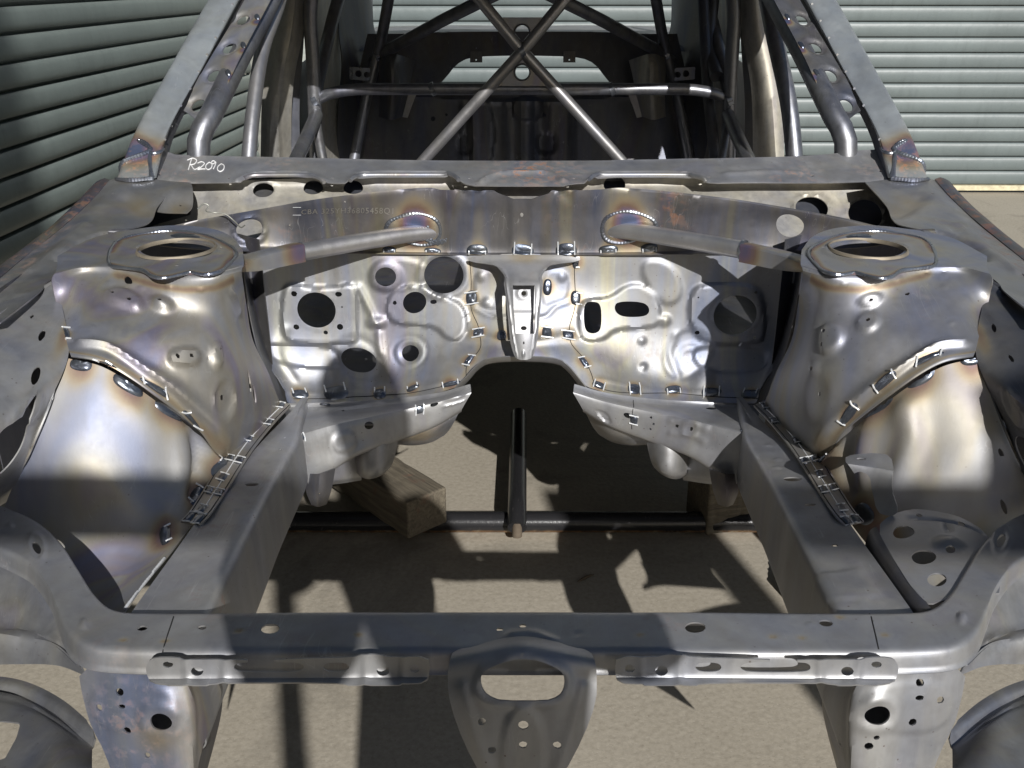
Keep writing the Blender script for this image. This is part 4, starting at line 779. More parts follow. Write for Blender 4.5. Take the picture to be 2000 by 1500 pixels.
# ---- aprons below the towers
def apron(s):
    mir = (lambda p: p) if s > 0 else M
    R = [[(134, 700, 1.252), (208, 720, 1.250), (300, 780, 1.258), (378, 842, 1.292), (434, 898, 1.345)],
         [(118, 745, 1.22), (196, 770, 1.215), (290, 825, 1.222), (362, 878, 1.25), (424, 932, 1.292)],
         [(84, 815, 1.17), (172, 842, 1.165), (262, 892, 1.175), (336, 946, 1.20), (402, 985, 1.232)],
         [(58, 878, 1.13), (140, 915, 1.115), (232, 962, 1.12), (308, 1004, 1.14), (368, 1036, 1.155)],
         [(25, 950, 1.10), (105, 1000, 1.07), (196, 1046, 1.06), (272, 1078, 1.065), (326, 1088, 1.073)],
         [(0, 1010, 1.07), (80, 1070, 1.025), (165, 1118, 1.00), (232, 1142, .995), (280, 1142, 1.0)],
         [(-30, 1080, 1.02), (60, 1140, .97), (135, 1188, .945), (190, 1205, .935), (236, 1205, .93)]]
    R = [[(x, y, Y+(0, .012, .035, .06, .10, .12, .12)[i]*((1, 1, .9, .6, 0)[k] if s > 0 else 1)) for k, (x, y, Y) in enumerate(r)] for i, r in enumerate(R)]
    S = Surf(tuple_net(net(R), s), 130, 170)
    def m1(x, y): return tuple(mir([(x, y)])[0])
    ft = [('ridge', mir([(362, 808), (378, 850), (385, 900), (375, 960)]), -.010, .012), ('ridge', mir([(372, 838), (400, 880), (428, 910)]), .010, .010), ('ridge', mir([(345, 830), (355, 880), (352, 960), (330, 1010)]), .006, .018)]
    if s < 0: ft += [('ridge', M([(270, 800), (262, 850), (275, 900), (300, 960)]), .012, .020)]
    WT = [(158, 712, 12, .019, .010, 0), (250, 752, 25, .020, .010, 0), (329, 802, 38, .020, .010, 0), (430, 905, 55, .014, .008, 3), (388, 970, -55, .017, .014, 2), (424, 918, -50, .016, .012, 0)]
    if s < 0: WT = [(1895, 702, -12, .018, .009, 0), (1798, 734, -26, .021, .011, 0), (1714, 790, -38, .020, .011, 0), (1612, 900, -55, .014, .008, 3), (1690, 1005, 50, .016, .013, 0)]
    o = S.build('wheel_apron', ST_APRON, shell, step=.0055, feats=ft, wb=.0014, seed=90+s, th=.002, tint=[(x, y, .035, .6) for x, y, *_ in WT]+[m1(322, 1045)+(.035, .7)]+[(mir([(430, 905), (380, 1000)]), .02, .35)], holes=[(1961, 990, .004, .012), (1955, 885, .004, .008)] if s < 0 else [])
    for x, y, g, a, b_, tk in WT: weld_patch(S, x, y, g, a, b_, WM, tk, o)
    bead_line(S, mir([(322, 1092), (285, 1138), (245, 1190)]), .0018, BRIGHT, o)
    if s > 0:
        weld_patch(S, 323, 1048, 80, .020, .012, WM, 2, o)
    return S
S_A = {1: apron(1), -1: apron(-1)}
# ---- stepped flange between apron and rail, with its stitch welds
for s in (1, -1):
    mir = (lambda p: p) if s > 0 else M
    a = [(544, 780), (506, 814), (458, 862), (426, 908), (402, 948), (373, 994), (352, 1018)]
    b = [(568, 792), (540, 820), (499, 870), (468, 917), (443, 957), (412, 1002), (390, 1026)]
    Ya = [1.66, 1.55, 1.44, 1.355, 1.285, 1.215, 1.19]
    Ya = [1.568, 1.505, 1.402, 1.314, 1.25, 1.178, 1.152]
    n_ = tuple_net([[atY(x, y, Y+.004) for (x, y), Y in zip(a, Ya)], [atY((x+x2)/2, (y+y2)/2, Y-.008) for (x, y), (x2, y2), Y in zip(a, b, Ya)], [atY(x, y, Y-.018) for (x, y), Y in zip(b, Ya)]], s)
    S = Surf(n_, 160, 30); o = S.build('rail_flange', ST_TOWER, shell, step=.004, th=.0025, wb=.0004, tint=[(mir([((x+x2)/2, (y+y2)/2) for (x, y), (x2, y2) in zip(a, b)]), .03, .12)], seed=95)
    for kk, t in enumerate(np.linspace(.05, .95, 8)+np.random.uniform(-.02, .02, 8)):
        k = t*(len(a)-1); i = min(int(k), len(a)-2); f = k-i
        p = np.array(a[i])*(1-f)+np.array(a[i+1])*f; q = np.array(b[i])*(1-f)+np.array(b[i+1])*f
        for fr_, l in (((.30, 0), (.75, 0)) if kk % 2 else ((.5, 0),)):
            c = p*(1-fr_)+q*fr_; c = mir([tuple(c)])[0]
            wp = weld_patch(S, c[0], c[1], -55 if s > 0 else 55, .0105, .0058, WM, 3, o, tr=.0011)
    seam_line(S, mir([((x*.45+x2*.55), (y*.45+y2*.55)) for (x, y), (x2, y2) in zip(a, b)]), o, .0009, .0004, BRIGHT)
    seam_line(S, mir([((x*.1+x2*.9), (y*.1+y2*.9)) for (x, y), (x2, y2) in zip(a, b)]), o, .0007, .0004, SEAM)
    seam_line(S, mir([((x*.9+x2*.1), (y*.9+y2*.1)) for (x, y), (x2, y2) in zip(a, b)]), o, .0007, .0004, SEAM)
# ---- brace tubes from the towers to the cowl, with box gusset ends
for s in (1, -1):
    mir = (lambda p: p) if s > 0 else M
    p = [atY(855, 452, 1.775), atY(800, 457, 1.75), atY(700, 473, 1.70), atY(590, 492, 1.64)]
    if s < 0: p = [(-.002-x, y, z+.004) for x, y, z in p]
    o = tube('cowl_brace_tube', p, .0155, ST_BRACE, shell, 28)
    # gusset: an open channel from the doubler plate up to the tube
    g0 = atY(585, 494, 1.632); g1 = atY(500, 512, 1.565); g2 = atY(440, 524, 1.50)
    secs = []
    for P, hw_, ht in ((g0, .014, .017), (g1, .016, .014), (g2, .020, .004)):
        P = np.array(P); dr = np.array(g0)-np.array(g2); dr /= np.linalg.norm(dr); sd_ = np.cross(dr, [0, 0, 1.]); sd_ /= np.linalg.norm(sd_); up = np.cross(sd_, dr)
        secs.append([tuple(P+sd_*hw_*a+up*ht*b) for a, b in ((-1.05, -.8), (-1, -.5), (-1, .8), (-.8, 1), (0, 1.05), (.8, 1), (1, .8), (1, -.5), (1.05, -.8))])
    S = Surf(tuple_net(secs, s), 60, 50, False, True); S.build('brace_gusset', ST_TOWER, shell, step=.004, th=.002, wb=.0003, tint=[tuple(mir([(585, 490)])[0])+(.03, .8), tuple(mir([(470, 515)])[0])+(.03, .5)])
    tw = np.array(p[3]); 
    V, F = tube_vf([tuple(tw+np.array([0, 0, 0])), tuple(tw+(np.array(p[3])-np.array(p[2]))*.06)], .0175, 20, False, .003); MB().add(V, F).build('weld_bead', WELDG, o)
    # welded pad on the cowl
    cpx = (812, 440) if s > 0 else (1224, 436)
    ol = [(cpx[0]+dx*(1 if s > 0 else -1), cpx[1]+dy) for dx, dy in ((-58, 12), (-50, -8), (-15, -22), (15, -22), (40, -10), (48, 12), (38, 32), (10, 38), (-20, 30), (-45, 22))]
    bead_line(S_CW, ol, .0035, WELDG, cowl, closed=True)
    e = [atY(*q_) for q_ in ((855, 436, 1.775), (868, 450, 1.776), (862, 466, 1.776), (845, 470, 1.775))]
    ring = np.array(p[0]) if s > 0 else np.array([-p[0][0]*1., p[0][1], p[0][2]])
    an = np.linspace(0, 2*math.pi, 60); ctr = np.array(o.matrix_world.translation)*0+np.array([(p[0][0] if s > 0 else -p[0][0]), p[0][1]-.012, p[0][2]-.001])
    P3 = np.stack([ctr[0]+.0195*np.cos(an)*1.15, ctr[1]+.006*np.cos(an)*(1 if s > 0 else 1), ctr[2]+.0185*np.sin(an)], 1)
    v, f = tube_vf(P3, lambda t: .0038*(1+.25*np.sin(np.arange(len(t))*1.7)), 8, False, .002, False); MB().add(v, f).build('weld_bead', WELDG, cowl)
# ---- centre stay bracket standing off the firewall
B = [[(905, 500, 1.745), (960, 498, 1.735), (1020, 498, 1.732), (1080, 498, 1.735), (1135, 500, 1.745)],
     [(915, 515, 1.735), (965, 514, 1.722), (1020, 514, 1.718), (1075, 514, 1.722), (1125, 515, 1.735)],
     [(975, 535, 1.700), (996, 535, 1.692), (1020, 535, 1.690), (1046, 535, 1.692), (1066, 535, 1.700)],
     [(985, 560, 1.672), (1002, 560, 1.664), (1022, 560, 1.662), (1042, 560, 1.664), (1060, 560, 1.672)],
     [(992, 620, 1.645), (1006, 620, 1.638), (1022, 620, 1.636), (1040, 620, 1.638), (1054, 620, 1.645)],
     [(996, 660, 1.632), (1008, 660, 1.626), (1022, 660, 1.624), (1038, 660, 1.626), (1050, 660, 1.632)],
     [(1002, 705, 1.622), (1012, 705, 1.618), (1022, 705, 1.616), (1034, 705, 1.618), (1042, 705, 1.622)]]
S_B = Surf(net(B), 100, 150)
o = S_B.build('centre_stay_bracket', ST_GREY, shell, outline=[(912, 501), (1020, 499), (1130, 501), (1134, 510), (1080, 516), (1066, 524), (1061, 545), (1058, 600), (1052, 655), (1044, 690), (1035, 703), (1010, 703), (1002, 690), (994, 655), (988, 600), (984, 545), (976, 524), (960, 516), (920, 512)],
    holes=[('p', [(1001, 557), (1045, 557), (1047, 600), (1043, 652), (1006, 652), (1002, 600)], 0), (1023, 670, .0030)],
    feats=[('ridge', [(962, 515), (980, 526), (990, 545), (996, 600), (1002, 650), (1010, 695)], .002, .003), ('ridge', [(1080, 515), (1064, 526), (1054, 545), (1050, 600), (1045, 650), (1038, 695)], .002, .003), ('dome', 1022, 692, .008, .003)], step=.0028, wb=.0002, th=.0022, tint=[(1020, 502, .02, .3)])
P_ = Surf(net([[(1000, 555, 1.70), (1044, 555, 1.70)], [(1002, 612, 1.675), (1042, 612, 1.675)], [(1004, 656, 1.655), (1042, 656, 1.655)]]), 40, 50, False, False)
P_.build('bracket_back_plate', ST_GREY, shell, holes=[(1023, 573, .0045), (1023, 641, .006, .004)], feats=[('ridge', [(1002, 612), (1042, 612)], .002, .002), ('ring', 1023, 573, .009, .002, .003)], step=.003, wb=.0002)
# ---- shade of the gap between tower and firewall, put into a dark sheet
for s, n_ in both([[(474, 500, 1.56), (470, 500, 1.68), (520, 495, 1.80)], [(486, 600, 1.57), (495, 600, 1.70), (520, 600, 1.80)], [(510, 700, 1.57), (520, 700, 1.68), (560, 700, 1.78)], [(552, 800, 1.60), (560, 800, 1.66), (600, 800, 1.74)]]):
    S = Surf(n_, 40, 60); S.build('wheelhouse_gap_shade', ST_INT, shell, step=.008)
# ---- battery tray and its bracket (right side only)
Tn = net([[(1700, 1030), (1740, 1000), (1800, 995), (1870, 1008), (1930, 1035)], [(1715, 1075), (1765, 1050), (1830, 1045), (1890, 1050), (1940, 1070)], [(1745, 1130), (1800, 1110), (1855, 1100), (1905, 1100), (1950, 1115)], [(1790, 1190), (1835, 1175), (1880, 1165), (1920, 1160), (1960, 1170)]], lambda x, y: atZ(x, y, .615))
S = Surf(Tn, 110, 110)
S.build('battery_tray', ST_GREY, shell, outline=[(1712, 1030), (1742, 1006), (1775, 996), (1830, 996), (1880, 1012), (1925, 1038), (1960, 1100), (1950, 1180), (1820, 1185), (1790, 1160), (1745, 1090)],
    holes=[(1763, 1039, .0155, .0135), (1804, 1088, .017, .014), (1830, 1132, .015, .013), (1856, 1076, .0065, .0055), (1795, 1006, .004), (1878, 1022, .004)], feats=[('dome', 1850, 1062, .022, .008), ('ridge', [(1775, 1012), (1830, 1014), (1915, 1040)], -.003, .003), ('ridge', [(1850, 1022), (1852, 1036)], -.004, .003)], step=.0036, th=.002, wb=.0005)
tr = [atZ(x, y, .615) for x, y in ((1712, 1030), (1730, 1065), (1755, 1105), (1790, 1155), (1820, 1190))]
ri = [[(x, y, z) for x, y, z in tr], [(x-.006, y, z-.004) for x, y, z in tr], [(x-.010, y, z-.02) for x, y, z in tr], [(x-.012, y, z-.09) for x, y, z in tr]]
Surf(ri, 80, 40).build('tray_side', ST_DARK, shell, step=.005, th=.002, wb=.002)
Rb = net([[(1815, 985, 1.235), (1850, 962, 1.24), (1890, 962, 1.24), (1925, 990, 1.235)], [(1812, 1010, 1.19), (1850, 1000, 1.19), (1890, 1000, 1.19), (1935, 1012, 1.19)], [(1815, 1040, 1.16), (1850, 1035, 1.16), (1890, 1035, 1.16), (1940, 1045, 1.16)]])
Surf(Rb, 60, 50).build('ribbed_stiffener', ST_APRON, shell, step=.0035, th=.002, wb=0, feats=[('ridge', [(x, 955), (x+4, 1045)], -.006, .004) for x in (1842, 1872, 1898)]+[('ridge', [(x, 955), (x+4, 1045)], .003, .004) for x in (1852, 1882)])
Bk = net([[(1652, 888, 1.220), (1690, 884, 1.210), (1740, 888, 1.200)], [(1652, 902, 1.185), (1695, 906, 1.175), (1745, 915, 1.160)], [(1660, 912, 1.175), (1700, 918, 1.165), (1744, 924, 1.150)], [(1690, 960, 1.165), (1712, 962, 1.155), (1744, 960, 1.140)], [(1708, 1010, 1.140), (1735, 1010, 1.130), (1770, 1000, 1.120)]])
S = Surf(Bk, 80, 110); S.build('battery_bracket', ST_GREY, shell, outline=[(1652, 890), (1690, 886), (1712, 884), (1740, 890), (1744, 915), (1744, 960), (1756, 1000), (1740, 1008), (1712, 1000), (1704, 960), (1700, 928), (1672, 918), (1664, 945), (1656, 985), (1648, 985), (1656, 920), (1650, 905)],
    holes=[(1682, 896, .0055, .004)], step=.0032, th=.002, smo=1)
# ---- headlamp-side sheets in front of the aprons
for s, n_ in both([[(-60, 1093, 1.090), (40, 1103, 1.060), (110, 1168, 1.010), (160, 1220, 0.980)], [(-60, 1158, 1.050), (30, 1168, 1.030), (100, 1210, 0.990), (150, 1260, 0.960)], [(-60, 1215, 1.020), (30, 1225, 1.000), (100, 1250, 0.970), (150, 1290, 0.940)], [(-60, 1240, 0.990), (30, 1248, 0.975), (105, 1258, 0.960), (155, 1300, 0.930)], [(-60, 1300, 0.980), (30, 1298, 0.965), (110, 1300, 0.945), (165, 1320, 0.925)]]):
    mir = (lambda p: p) if s > 0 else M
    S = Surf(n_, 90, 90); S.build('headlamp_panel', ST_MAIN, shell, step=.006, wb=.0012, seed=101, th=.002, holes=[], feats=[('ridge', mir([(-20, 1246), (110, 1250)]), .004, .008), ('ridge', mir([(-20, 1290), (85, 1292)]), -.002, .004)])
for s, n_ in both([[(-80, 1318, 1.03), (10, 1322, 1.02), (70, 1338, 1.0), (130, 1372, .96), (190, 1425, .91)], [(-80, 1332, 1.015), (5, 1338, 1.005), (62, 1354, .985), (122, 1388, .945), (186, 1440, .90)], [(-80, 1352, 1.01), (0, 1356, 1.0), (55, 1370, .98), (115, 1404, .94), (182, 1456, .895)], [(-80, 1358, .985), (0, 1364, .975), (52, 1380, .96), (110, 1414, .92), (180, 1470, .88)], [(-80, 1540, .82), (0, 1540, .82), (60, 1540, .81), (110, 1540, .80), (180, 1540, .79)]]):
    mir = (lambda p: p) if s > 0 else M
    ol = mir([(-80, 1310), (10, 1324), (70, 1340), (125, 1372), (180, 1416), (186, 1455), (182, 1500), (170, 1545), (52, 1545), (0, 1545), (-80, 1545)])
    S = Surf(n_, 110, 110); S.build('lower_apron', ST_MAIN, shell, outline=ol, step=.006, th=.002, wb=.0012, seed=104, holes=[('p', mir([(-40, 1408), (40, 1412), (32, 1440), (10, 1480), (-40, 1500)]), 0)], feats=[('ridge', mir([(-60, 1362), (50, 1375), (150, 1440)]), -.002, .005)])
# brown inner side of the support box, seen below the rails
for s, n_ in both([[(392, 1318, .93), (432, 1318, 1.02)], [(398, 1400, .93), (432, 1395, 1.02)], [(380, 1540, .93), (395, 1540, 1.02)]]):
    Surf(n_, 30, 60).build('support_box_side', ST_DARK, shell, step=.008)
# ---- windscreen pillars
for s in (1, -1):
    mir = (lambda p: p) if s > 0 else M
    yy = [1.93, 2.05, 2.25, 2.48, 2.8]
    ou = [(228, 350), (268, 250), (340, 118), (412, -10), (505, -170)]; i1 = [(258, 352), (304, 262), (372, 130), (440, -10), (530, -170)]; i2 = [(300, 348), (326, 258), (396, 128), (468, -10), (552, -170)]; i3 = [(306, 348), (333, 250), (402, 120), (476, -10), (560, -170)]
    rows = []
    for k, y in enumerate(yy): rows.append([atY(ou[k][0]+6, ou[k][1], y+.03), atY(ou[k][0], ou[k][1], y+.008), atY(ou[k][0]+5, ou[k][1], y-.006), atY(*i1[k], y-.012), atY(*i2[k], y), atY(i3[k][0], i3[k][1], y+.03)])
    S = Surf(tuple_net(rows, s), 90, 160); op = S.build('windscreen_pillar', ST_PILLAR, shell, step=.006, wb=.0008, seed=110+s, th=.002, tint=[tuple(mir([(268, 295)])[0])+(.045, .95), tuple(mir([(315, 290)])[0])+(.03, .6)], rust=[tuple(mir([(265, 320)])[0])+(.05, .8)])
    for k in range(9):
        x = 322+k*16.5; y = 272-k*33; c = mir([(x, y)])[0]; q = S.inv([c])[0]; pp = S.pt(q, .0004)[0]; mbs = MB()
        v, f = tube_vf([tuple(pp-np.array([0, .0012, 0])), tuple(pp+np.array([0, .001, 0]))], .0028, 10, False, .001); mbs.add(v, f).build('spot_weld', ST_MAIN, op)
    gp = mir([(247, 280), (270, 275), (292, 290), (296, 345), (292, 356), (240, 356), (236, 345)])
    bead_line(S, gp, .0042, WELDG, op, closed=True); bead_line(S, mir([(292, 298), (305, 300), (318, 290)]), .003, WELDG, op)
# ---- roll cage
def T(name, pts, r=.019, mat=None, sides=(1, -1), smooth=True, f=atY):
    out = []
    for s in sides:
        P = [f(*p) for p in pts]; P = [(s*x, y, z) for x, y, z in P]; out.append(tube(name, P, r, mat or ST_TUBE, shell, 24, smooth, .03))
    return out
for s in (1, -1):
    Surf(tuple_net([[atY(x, y, Y+.02), atY(x+15, y-3, Y+.06)] for x, y, Y in ((306, 348, 1.93), (328, 262, 2.05), (396, 130, 2.25), (468, -6, 2.48), (550, -165, 2.8))], s), 20, 80).build('pillar_inner_face', ST_INT, shell, step=.01, wb=0)  # shade beside the pillar, put into a dark strip
T('cage_pillar_tube', [(387, 420, 2.05), (388, 300, 2.06), (391, 262, 2.075), (412, 225, 2.10), (470, 108, 2.26), (528, 0, 2.42), (610, -160, 2.7)], .0235)
# dimple-die plates between pillar and cage tube
for s in (1, -1):
    mir = (lambda p: p) if s > 0 else M
    yy = [2.08, 2.20, 2.36, 2.52]; a = [(348, 232), (404, 120), (470, 0), (520, -90)]; b = [(412, 240), (466, 118), (528, 0), (575, -90)]
    n_ = tuple_net([[atY(*a[k], yy[k]+.02), atY((a[k][0]+b[k][0])/2, (a[k][1]+b[k][1])/2, yy[k]+.004), atY(*b[k], yy[k])] for k in range(4)], s)
    S = Surf(n_, 60, 140); hp = [(385, 203), (416, 145), (446, 91), (473, 36), (500, -20)]
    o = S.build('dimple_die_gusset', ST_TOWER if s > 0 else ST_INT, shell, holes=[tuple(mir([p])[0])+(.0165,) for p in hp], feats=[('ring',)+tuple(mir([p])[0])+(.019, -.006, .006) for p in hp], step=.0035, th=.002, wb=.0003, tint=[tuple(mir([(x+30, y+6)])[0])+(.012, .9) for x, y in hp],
                outline=mir([(354, 214), (372, 224), (398, 246), (410, 244), (470, 122), (536, -10), (575, -90), (520, -90), (480, 0)]), smo=1)
    for x, y in hp[:4]: weld_patch(S, *mir([(x+29, y-3)])[0], 60, .010, .005, WM, 0, o)
T('cage_side_tube', [(484, 330, 2.20), (494, 220, 2.27), (512, 100, 2.37), (541, 15, 2.46), (562, -60, 2.55)], .0165, sides=(1,), mat=ST_BRACE)
T('cage_side_tube', [(486, 330, 2.55), (500, 200, 2.62), (530, 60, 2.75), (552, -60, 2.9)], .022, sides=(-1,), mat=ST_TUBE)
YH = 2.95
T('main_hoop', [(618, 420, YH), (616, 250, YH), (611, 120, YH), (608, 0, YH), (640, -140, YH)], .020)
T('door_bar', [(618, 225, 2.93), (596, 275, 2.75), (560, 350, 2.5)], .019)
T('rear_stay', [(615, 190, 2.97), (630, 120, 3.05), (660, 0, 3.2), (690, -90, 3.3)], .019)
T('door_bar', [(617, 240, 2.92), (632, 320, 2.85), (650, 400, 2.8)], .014)
T('harness_bar', [(612, 200, YH+.02), (640, 184, YH), (690, 175, YH), (760, 174, YH)]+[(1020, 174, YH)]+M([(612, 198, YH+.02), (640, 184, YH), (690, 175, YH), (760, 174, YH)])[::-1], .0165, sides=(1,))
T('hoop_diagonal', [(880, -70, YH-.03), (1020, 100, YH-.03), (1212, 312, YH-.03), (1270, 380, YH-.03)], .0165, mat=ST_BRACE, sides=(1,), smooth=False)
T('hoop_diagonal', [(880, -70, YH-.03), (1020, 100, YH-.03), (1212, 312, YH-.03), (1270, 380, YH-.03)], .0165, mat=ST_BRACE, sides=(-1,), smooth=False)
for tri, hl in (([(962, 34), (1078, 34), (1024, 96), (1016, 96)], (1020, 64)), ([(1016, 106), (1024, 106), (1080, 168), (960, 168)], (1020, 141))):
    S = Surf(net([[(950, 20, YH-.035), (1090, 20, YH-.035)], [(950, 180, YH-.035), (1090, 180, YH-.035)]]), 60, 60, False, False)
    o = S.build('diagonal_gusset', ST_TOWER, shell, outline=tri, smo=0, holes=[hl+(.0215,)], step=.004, th=.004, wb=0, tint=[hl+(.03, .25)])
    c = np.array(atY(*hl, YH-.038)); an = np.linspace(0, 2*math.pi, 40); P3 = np.stack([c[0]+.022*np.cos(an), c[1]+0*an, c[2]+.022*np.sin(an)], 1); v, f = tube_vf(P3, .0025, 8, False, .004, False); MB().add(v, f).build('hole_rim', ST_INT, o)
T('rear_stay', [(985, -20, YH+.05), (860, 42, 3.2), (750, 102, 3.45), (728, 120, 3.5)], .019, smooth=False)
T('rear_cage_leg', [(762, -20, 3.3), (748, 60, 3.4), (736, 112, 3.45), (716, 190, 3.42), (692, 310, 3.38), (680, 380, 3.35)], .018)
# ---- cabin: pillars, quarter panels, seat bulkhead, parcel shelf, floor, roof
def sheet(name, rows, mat, sides=(1, -1), **k):
    for s in sides:
        S = Surf(tuple_net(net(rows), s), 60, 60); kk = dict(step=.014, th=.003, wb=.003); kk.update(k); kk['holes'] = [(h if s > 0 or h[0] == 'p' else (2*CX-h[0],)+tuple(h[1:])) for h in kk.get('holes', ())]; S.build(name, mat, shell, **kk)
sheet('centre_pillar', [[(545, -40, 2.95), (572, -40, 2.92), (600, -40, 2.98)], [(528, 60, 2.93), (560, 60, 2.90), (592, 60, 2.96)], [(512, 170, 2.90), (540, 175, 2.88), (572, 180, 2.95)], [(508, 330, 2.86), (528, 330, 2.85), (570, 330, 2.95)], [(500, 420, 2.84), (524, 420, 2.84), (575, 420, 2.95)]], ST_PALE, feats=[('ridge', [(575, 0), (545, 170), (542, 320)], .006, .008)], step=.01)  # sunlight on the pillar is put into the pale steel
sheet('door_aperture_flange', [[(570, -40, 3.0), (602, -40, 3.02)], [(556, 100, 3.0), (592, 100, 3.02)], [(542, 220, 3.0), (585, 220, 3.02)], [(535, 400, 3.0), (590, 400, 3.02)]], ST_INT)
sheet('sill_panel', [[(300, 300, 2.2), (420, 300, 2.55), (520, 300, 2.9)], [(300, 420, 2.2), (420, 400, 2.55), (520, 390, 2.9)]], ST_GREY, sides=(), step=.02)
sheet('quarter_inner_panel', [[(618, -60, 3.1), (640, -60, 3.35), (668, -60, 3.6)], [(610, 110, 3.1), (640, 110, 3.35), (672, 110, 3.6)], [(606, 220, 3.1), (640, 230, 3.3), (670, 230, 3.5)], [(606, 380, 3.1), (640, 380, 3.3), (672, 380, 3.4)]], ST_PALE, step=.014, holes=[])
sheet('rear_window_pillar', [[(660, -60, 3.55), (715, -60, 3.75), (728, -60, 3.9)], [(662, 60, 3.50), (715, 60, 3.7), (730, 45, 3.85)], [(668, 128, 3.45), (710, 130, 3.62), (745, 110, 3.75)], [(660, 230, 3.4), (705, 230, 3.52), (740, 230, 3.6)], [(655, 400, 3.4), (700, 400, 3.5), (740, 400, 3.55)]], ST_INT, sides=(1, -1))
for s in (1, -1):
    mir = (lambda p: p) if s > 0 else M
    S = Surf(tuple_net(net([[(678, 128, 3.34), (726, 130, 3.34)], [(678, 162, 3.34), (726, 162, 3.34)]]), s), 40, 30, False, False)
    S.build('belt_mount_plate', steel('blued_plate', (.50, .55, .62), .3, 0, .3) if s > 0 else ST_TOWER, shell, outline=mir([(682, 131), (722, 133), (722, 158), (683, 155)]), holes=[tuple(mir([(700, 144)])[0])+(.011,), tuple(mir([(716, 146)])[0])+(.010,)], step=.004, th=.004, wb=0, smo=0)
bk = [[(690, 60, 3.62), (860, 56, 3.62), (1020, 54, 3.62)], [(690, 110, 3.60), (860, 106, 3.60), (1020, 104, 3.60)], [(690, 190, 3.56), (860, 190, 3.56), (1020, 190, 3.56)], [(680, 300, 3.52), (860, 300, 3.52), (1020, 300, 3.52)], [(670, 520, 3.4), (860, 520, 3.4), (1020, 520, 3.4)]]
BK = [[atY(*p) for p in r] for r in bk]; BK = [r+[(-x, y, z) for x, y, z in r[-2::-1]] for r in BK]
S = Surf(BK, 160, 110)
rib = []
for x in (905, 925, 990, 1018, 1045, 1070, 1120): rib.append(('ridge', [(x, 205), (x, 420)], .010, .010))
rib += [('plate', [(915, 195), (965, 195), (965, 330), (915, 330)], .012, .01), ('plate', [(1000, 190), (1060, 190), (1058, 235), (1002, 235)], .02, .01), ('plate', [(895, 260), (925, 258), (925, 300), (895, 300)], -.01, .01), ('plate', [(1050, 260), (1085, 258), (1085, 300), (1050, 300)], -.01, .01), ('ridge', [(760, 186), (1020, 200), (1280, 186)], .008, .008)]
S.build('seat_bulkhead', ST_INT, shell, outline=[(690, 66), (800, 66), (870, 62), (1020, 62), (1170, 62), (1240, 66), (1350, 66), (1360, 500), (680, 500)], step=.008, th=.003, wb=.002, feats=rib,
    holes=[('p', [(850, 172), (872, 150), (890, 126), (915, 112), (960, 109), (1080, 109), (1135, 112), (1162, 124), (1180, 148), (1200, 172)], 1), (846, 232, .009), (872, 224, .006), (1063, 225, .0075), (831, 212, .002), (1212, 213, .0025), (930, 94, .003), (1111, 94, .003), (1225, 122, .004), (968, 345, .004)])
for x in (930, 1112):
    Surf(net([[(x-12, 100, 3.59), (x+12, 100, 3.59)], [(x-12, 122, 3.585), (x+12, 122, 3.585)]]), 20, 20, False, False).build('trim_tab', ST_INT, shell, step=.006, holes=[(x, 117, .0035)], wb=0)
sh = [[(735, 52, 4.35), (860, 50, 4.35), (1020, 50, 4.35)], [(720, 62, 4.0), (860, 60, 4.0), (1020, 60, 4.0)], [(705, 82, 3.72), (860, 80, 3.72), (1020, 76, 3.72)], [(700, 92, 3.64), (860, 92, 3.64), (1020, 84, 3.64)], [(698, 100, 3.62), (860, 100, 3.62), (1020, 92, 3.62)]]
SH = [[atY(*p) for p in r] for r in sh]; SH = [r+[(-x, y, z) for x, y, z in r[-2::-1]] for r in SH]
S = Surf(SH, 140, 70); S.build('parcel_shelf', ST_GREY, shell, step=.012, wb=.002, holes=[(868, 65, .04, .06), (1150, 65, .04, .06), (940, 66, .06, .03), (868, 83, .04, .018), (1182, 83, .04, .018), (910, 77, .012, .014), (1130, 77, .012, .014), (1110, 64, .01, .02)])
# light put into the colour: pale strut housing right, dark one left
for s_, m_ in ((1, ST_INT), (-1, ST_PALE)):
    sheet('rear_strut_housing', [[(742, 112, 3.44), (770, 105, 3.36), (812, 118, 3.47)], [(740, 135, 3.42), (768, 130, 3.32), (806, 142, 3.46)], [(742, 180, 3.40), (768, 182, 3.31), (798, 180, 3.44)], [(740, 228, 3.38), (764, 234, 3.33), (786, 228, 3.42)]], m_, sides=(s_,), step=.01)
sheet('stay_web', [[(800, 175, 3.33), (815, 178, 3.33)], [(786, 228, 3.31), (796, 230, 3.31)]], ST_MAIN, step=.008, wb=0, holes=[(794, 220, .003)])
Surf([[(x, 4.55, z) for x in (-.76, 0, .76)] for z in (.25, .6, .8)], 20, 20, False, False).build('tail_panel', ST_INT, shell, step=.05)
Surf([[(x, y, .40) for x in (-.74, 0, .74)] for y in (3.4, 4.0, 4.55)], 20, 20, False, False).build('boot_floor', ST_INT, shell, step=.05)
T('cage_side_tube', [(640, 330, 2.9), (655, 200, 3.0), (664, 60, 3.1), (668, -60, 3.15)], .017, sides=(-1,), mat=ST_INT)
T('rear_stay', [(640, 150, 3.0), (655, 90, 3.1), (648, 0, 3.15), (640, -80, 3.2)], .020, sides=(-1,), mat=ST_INT)
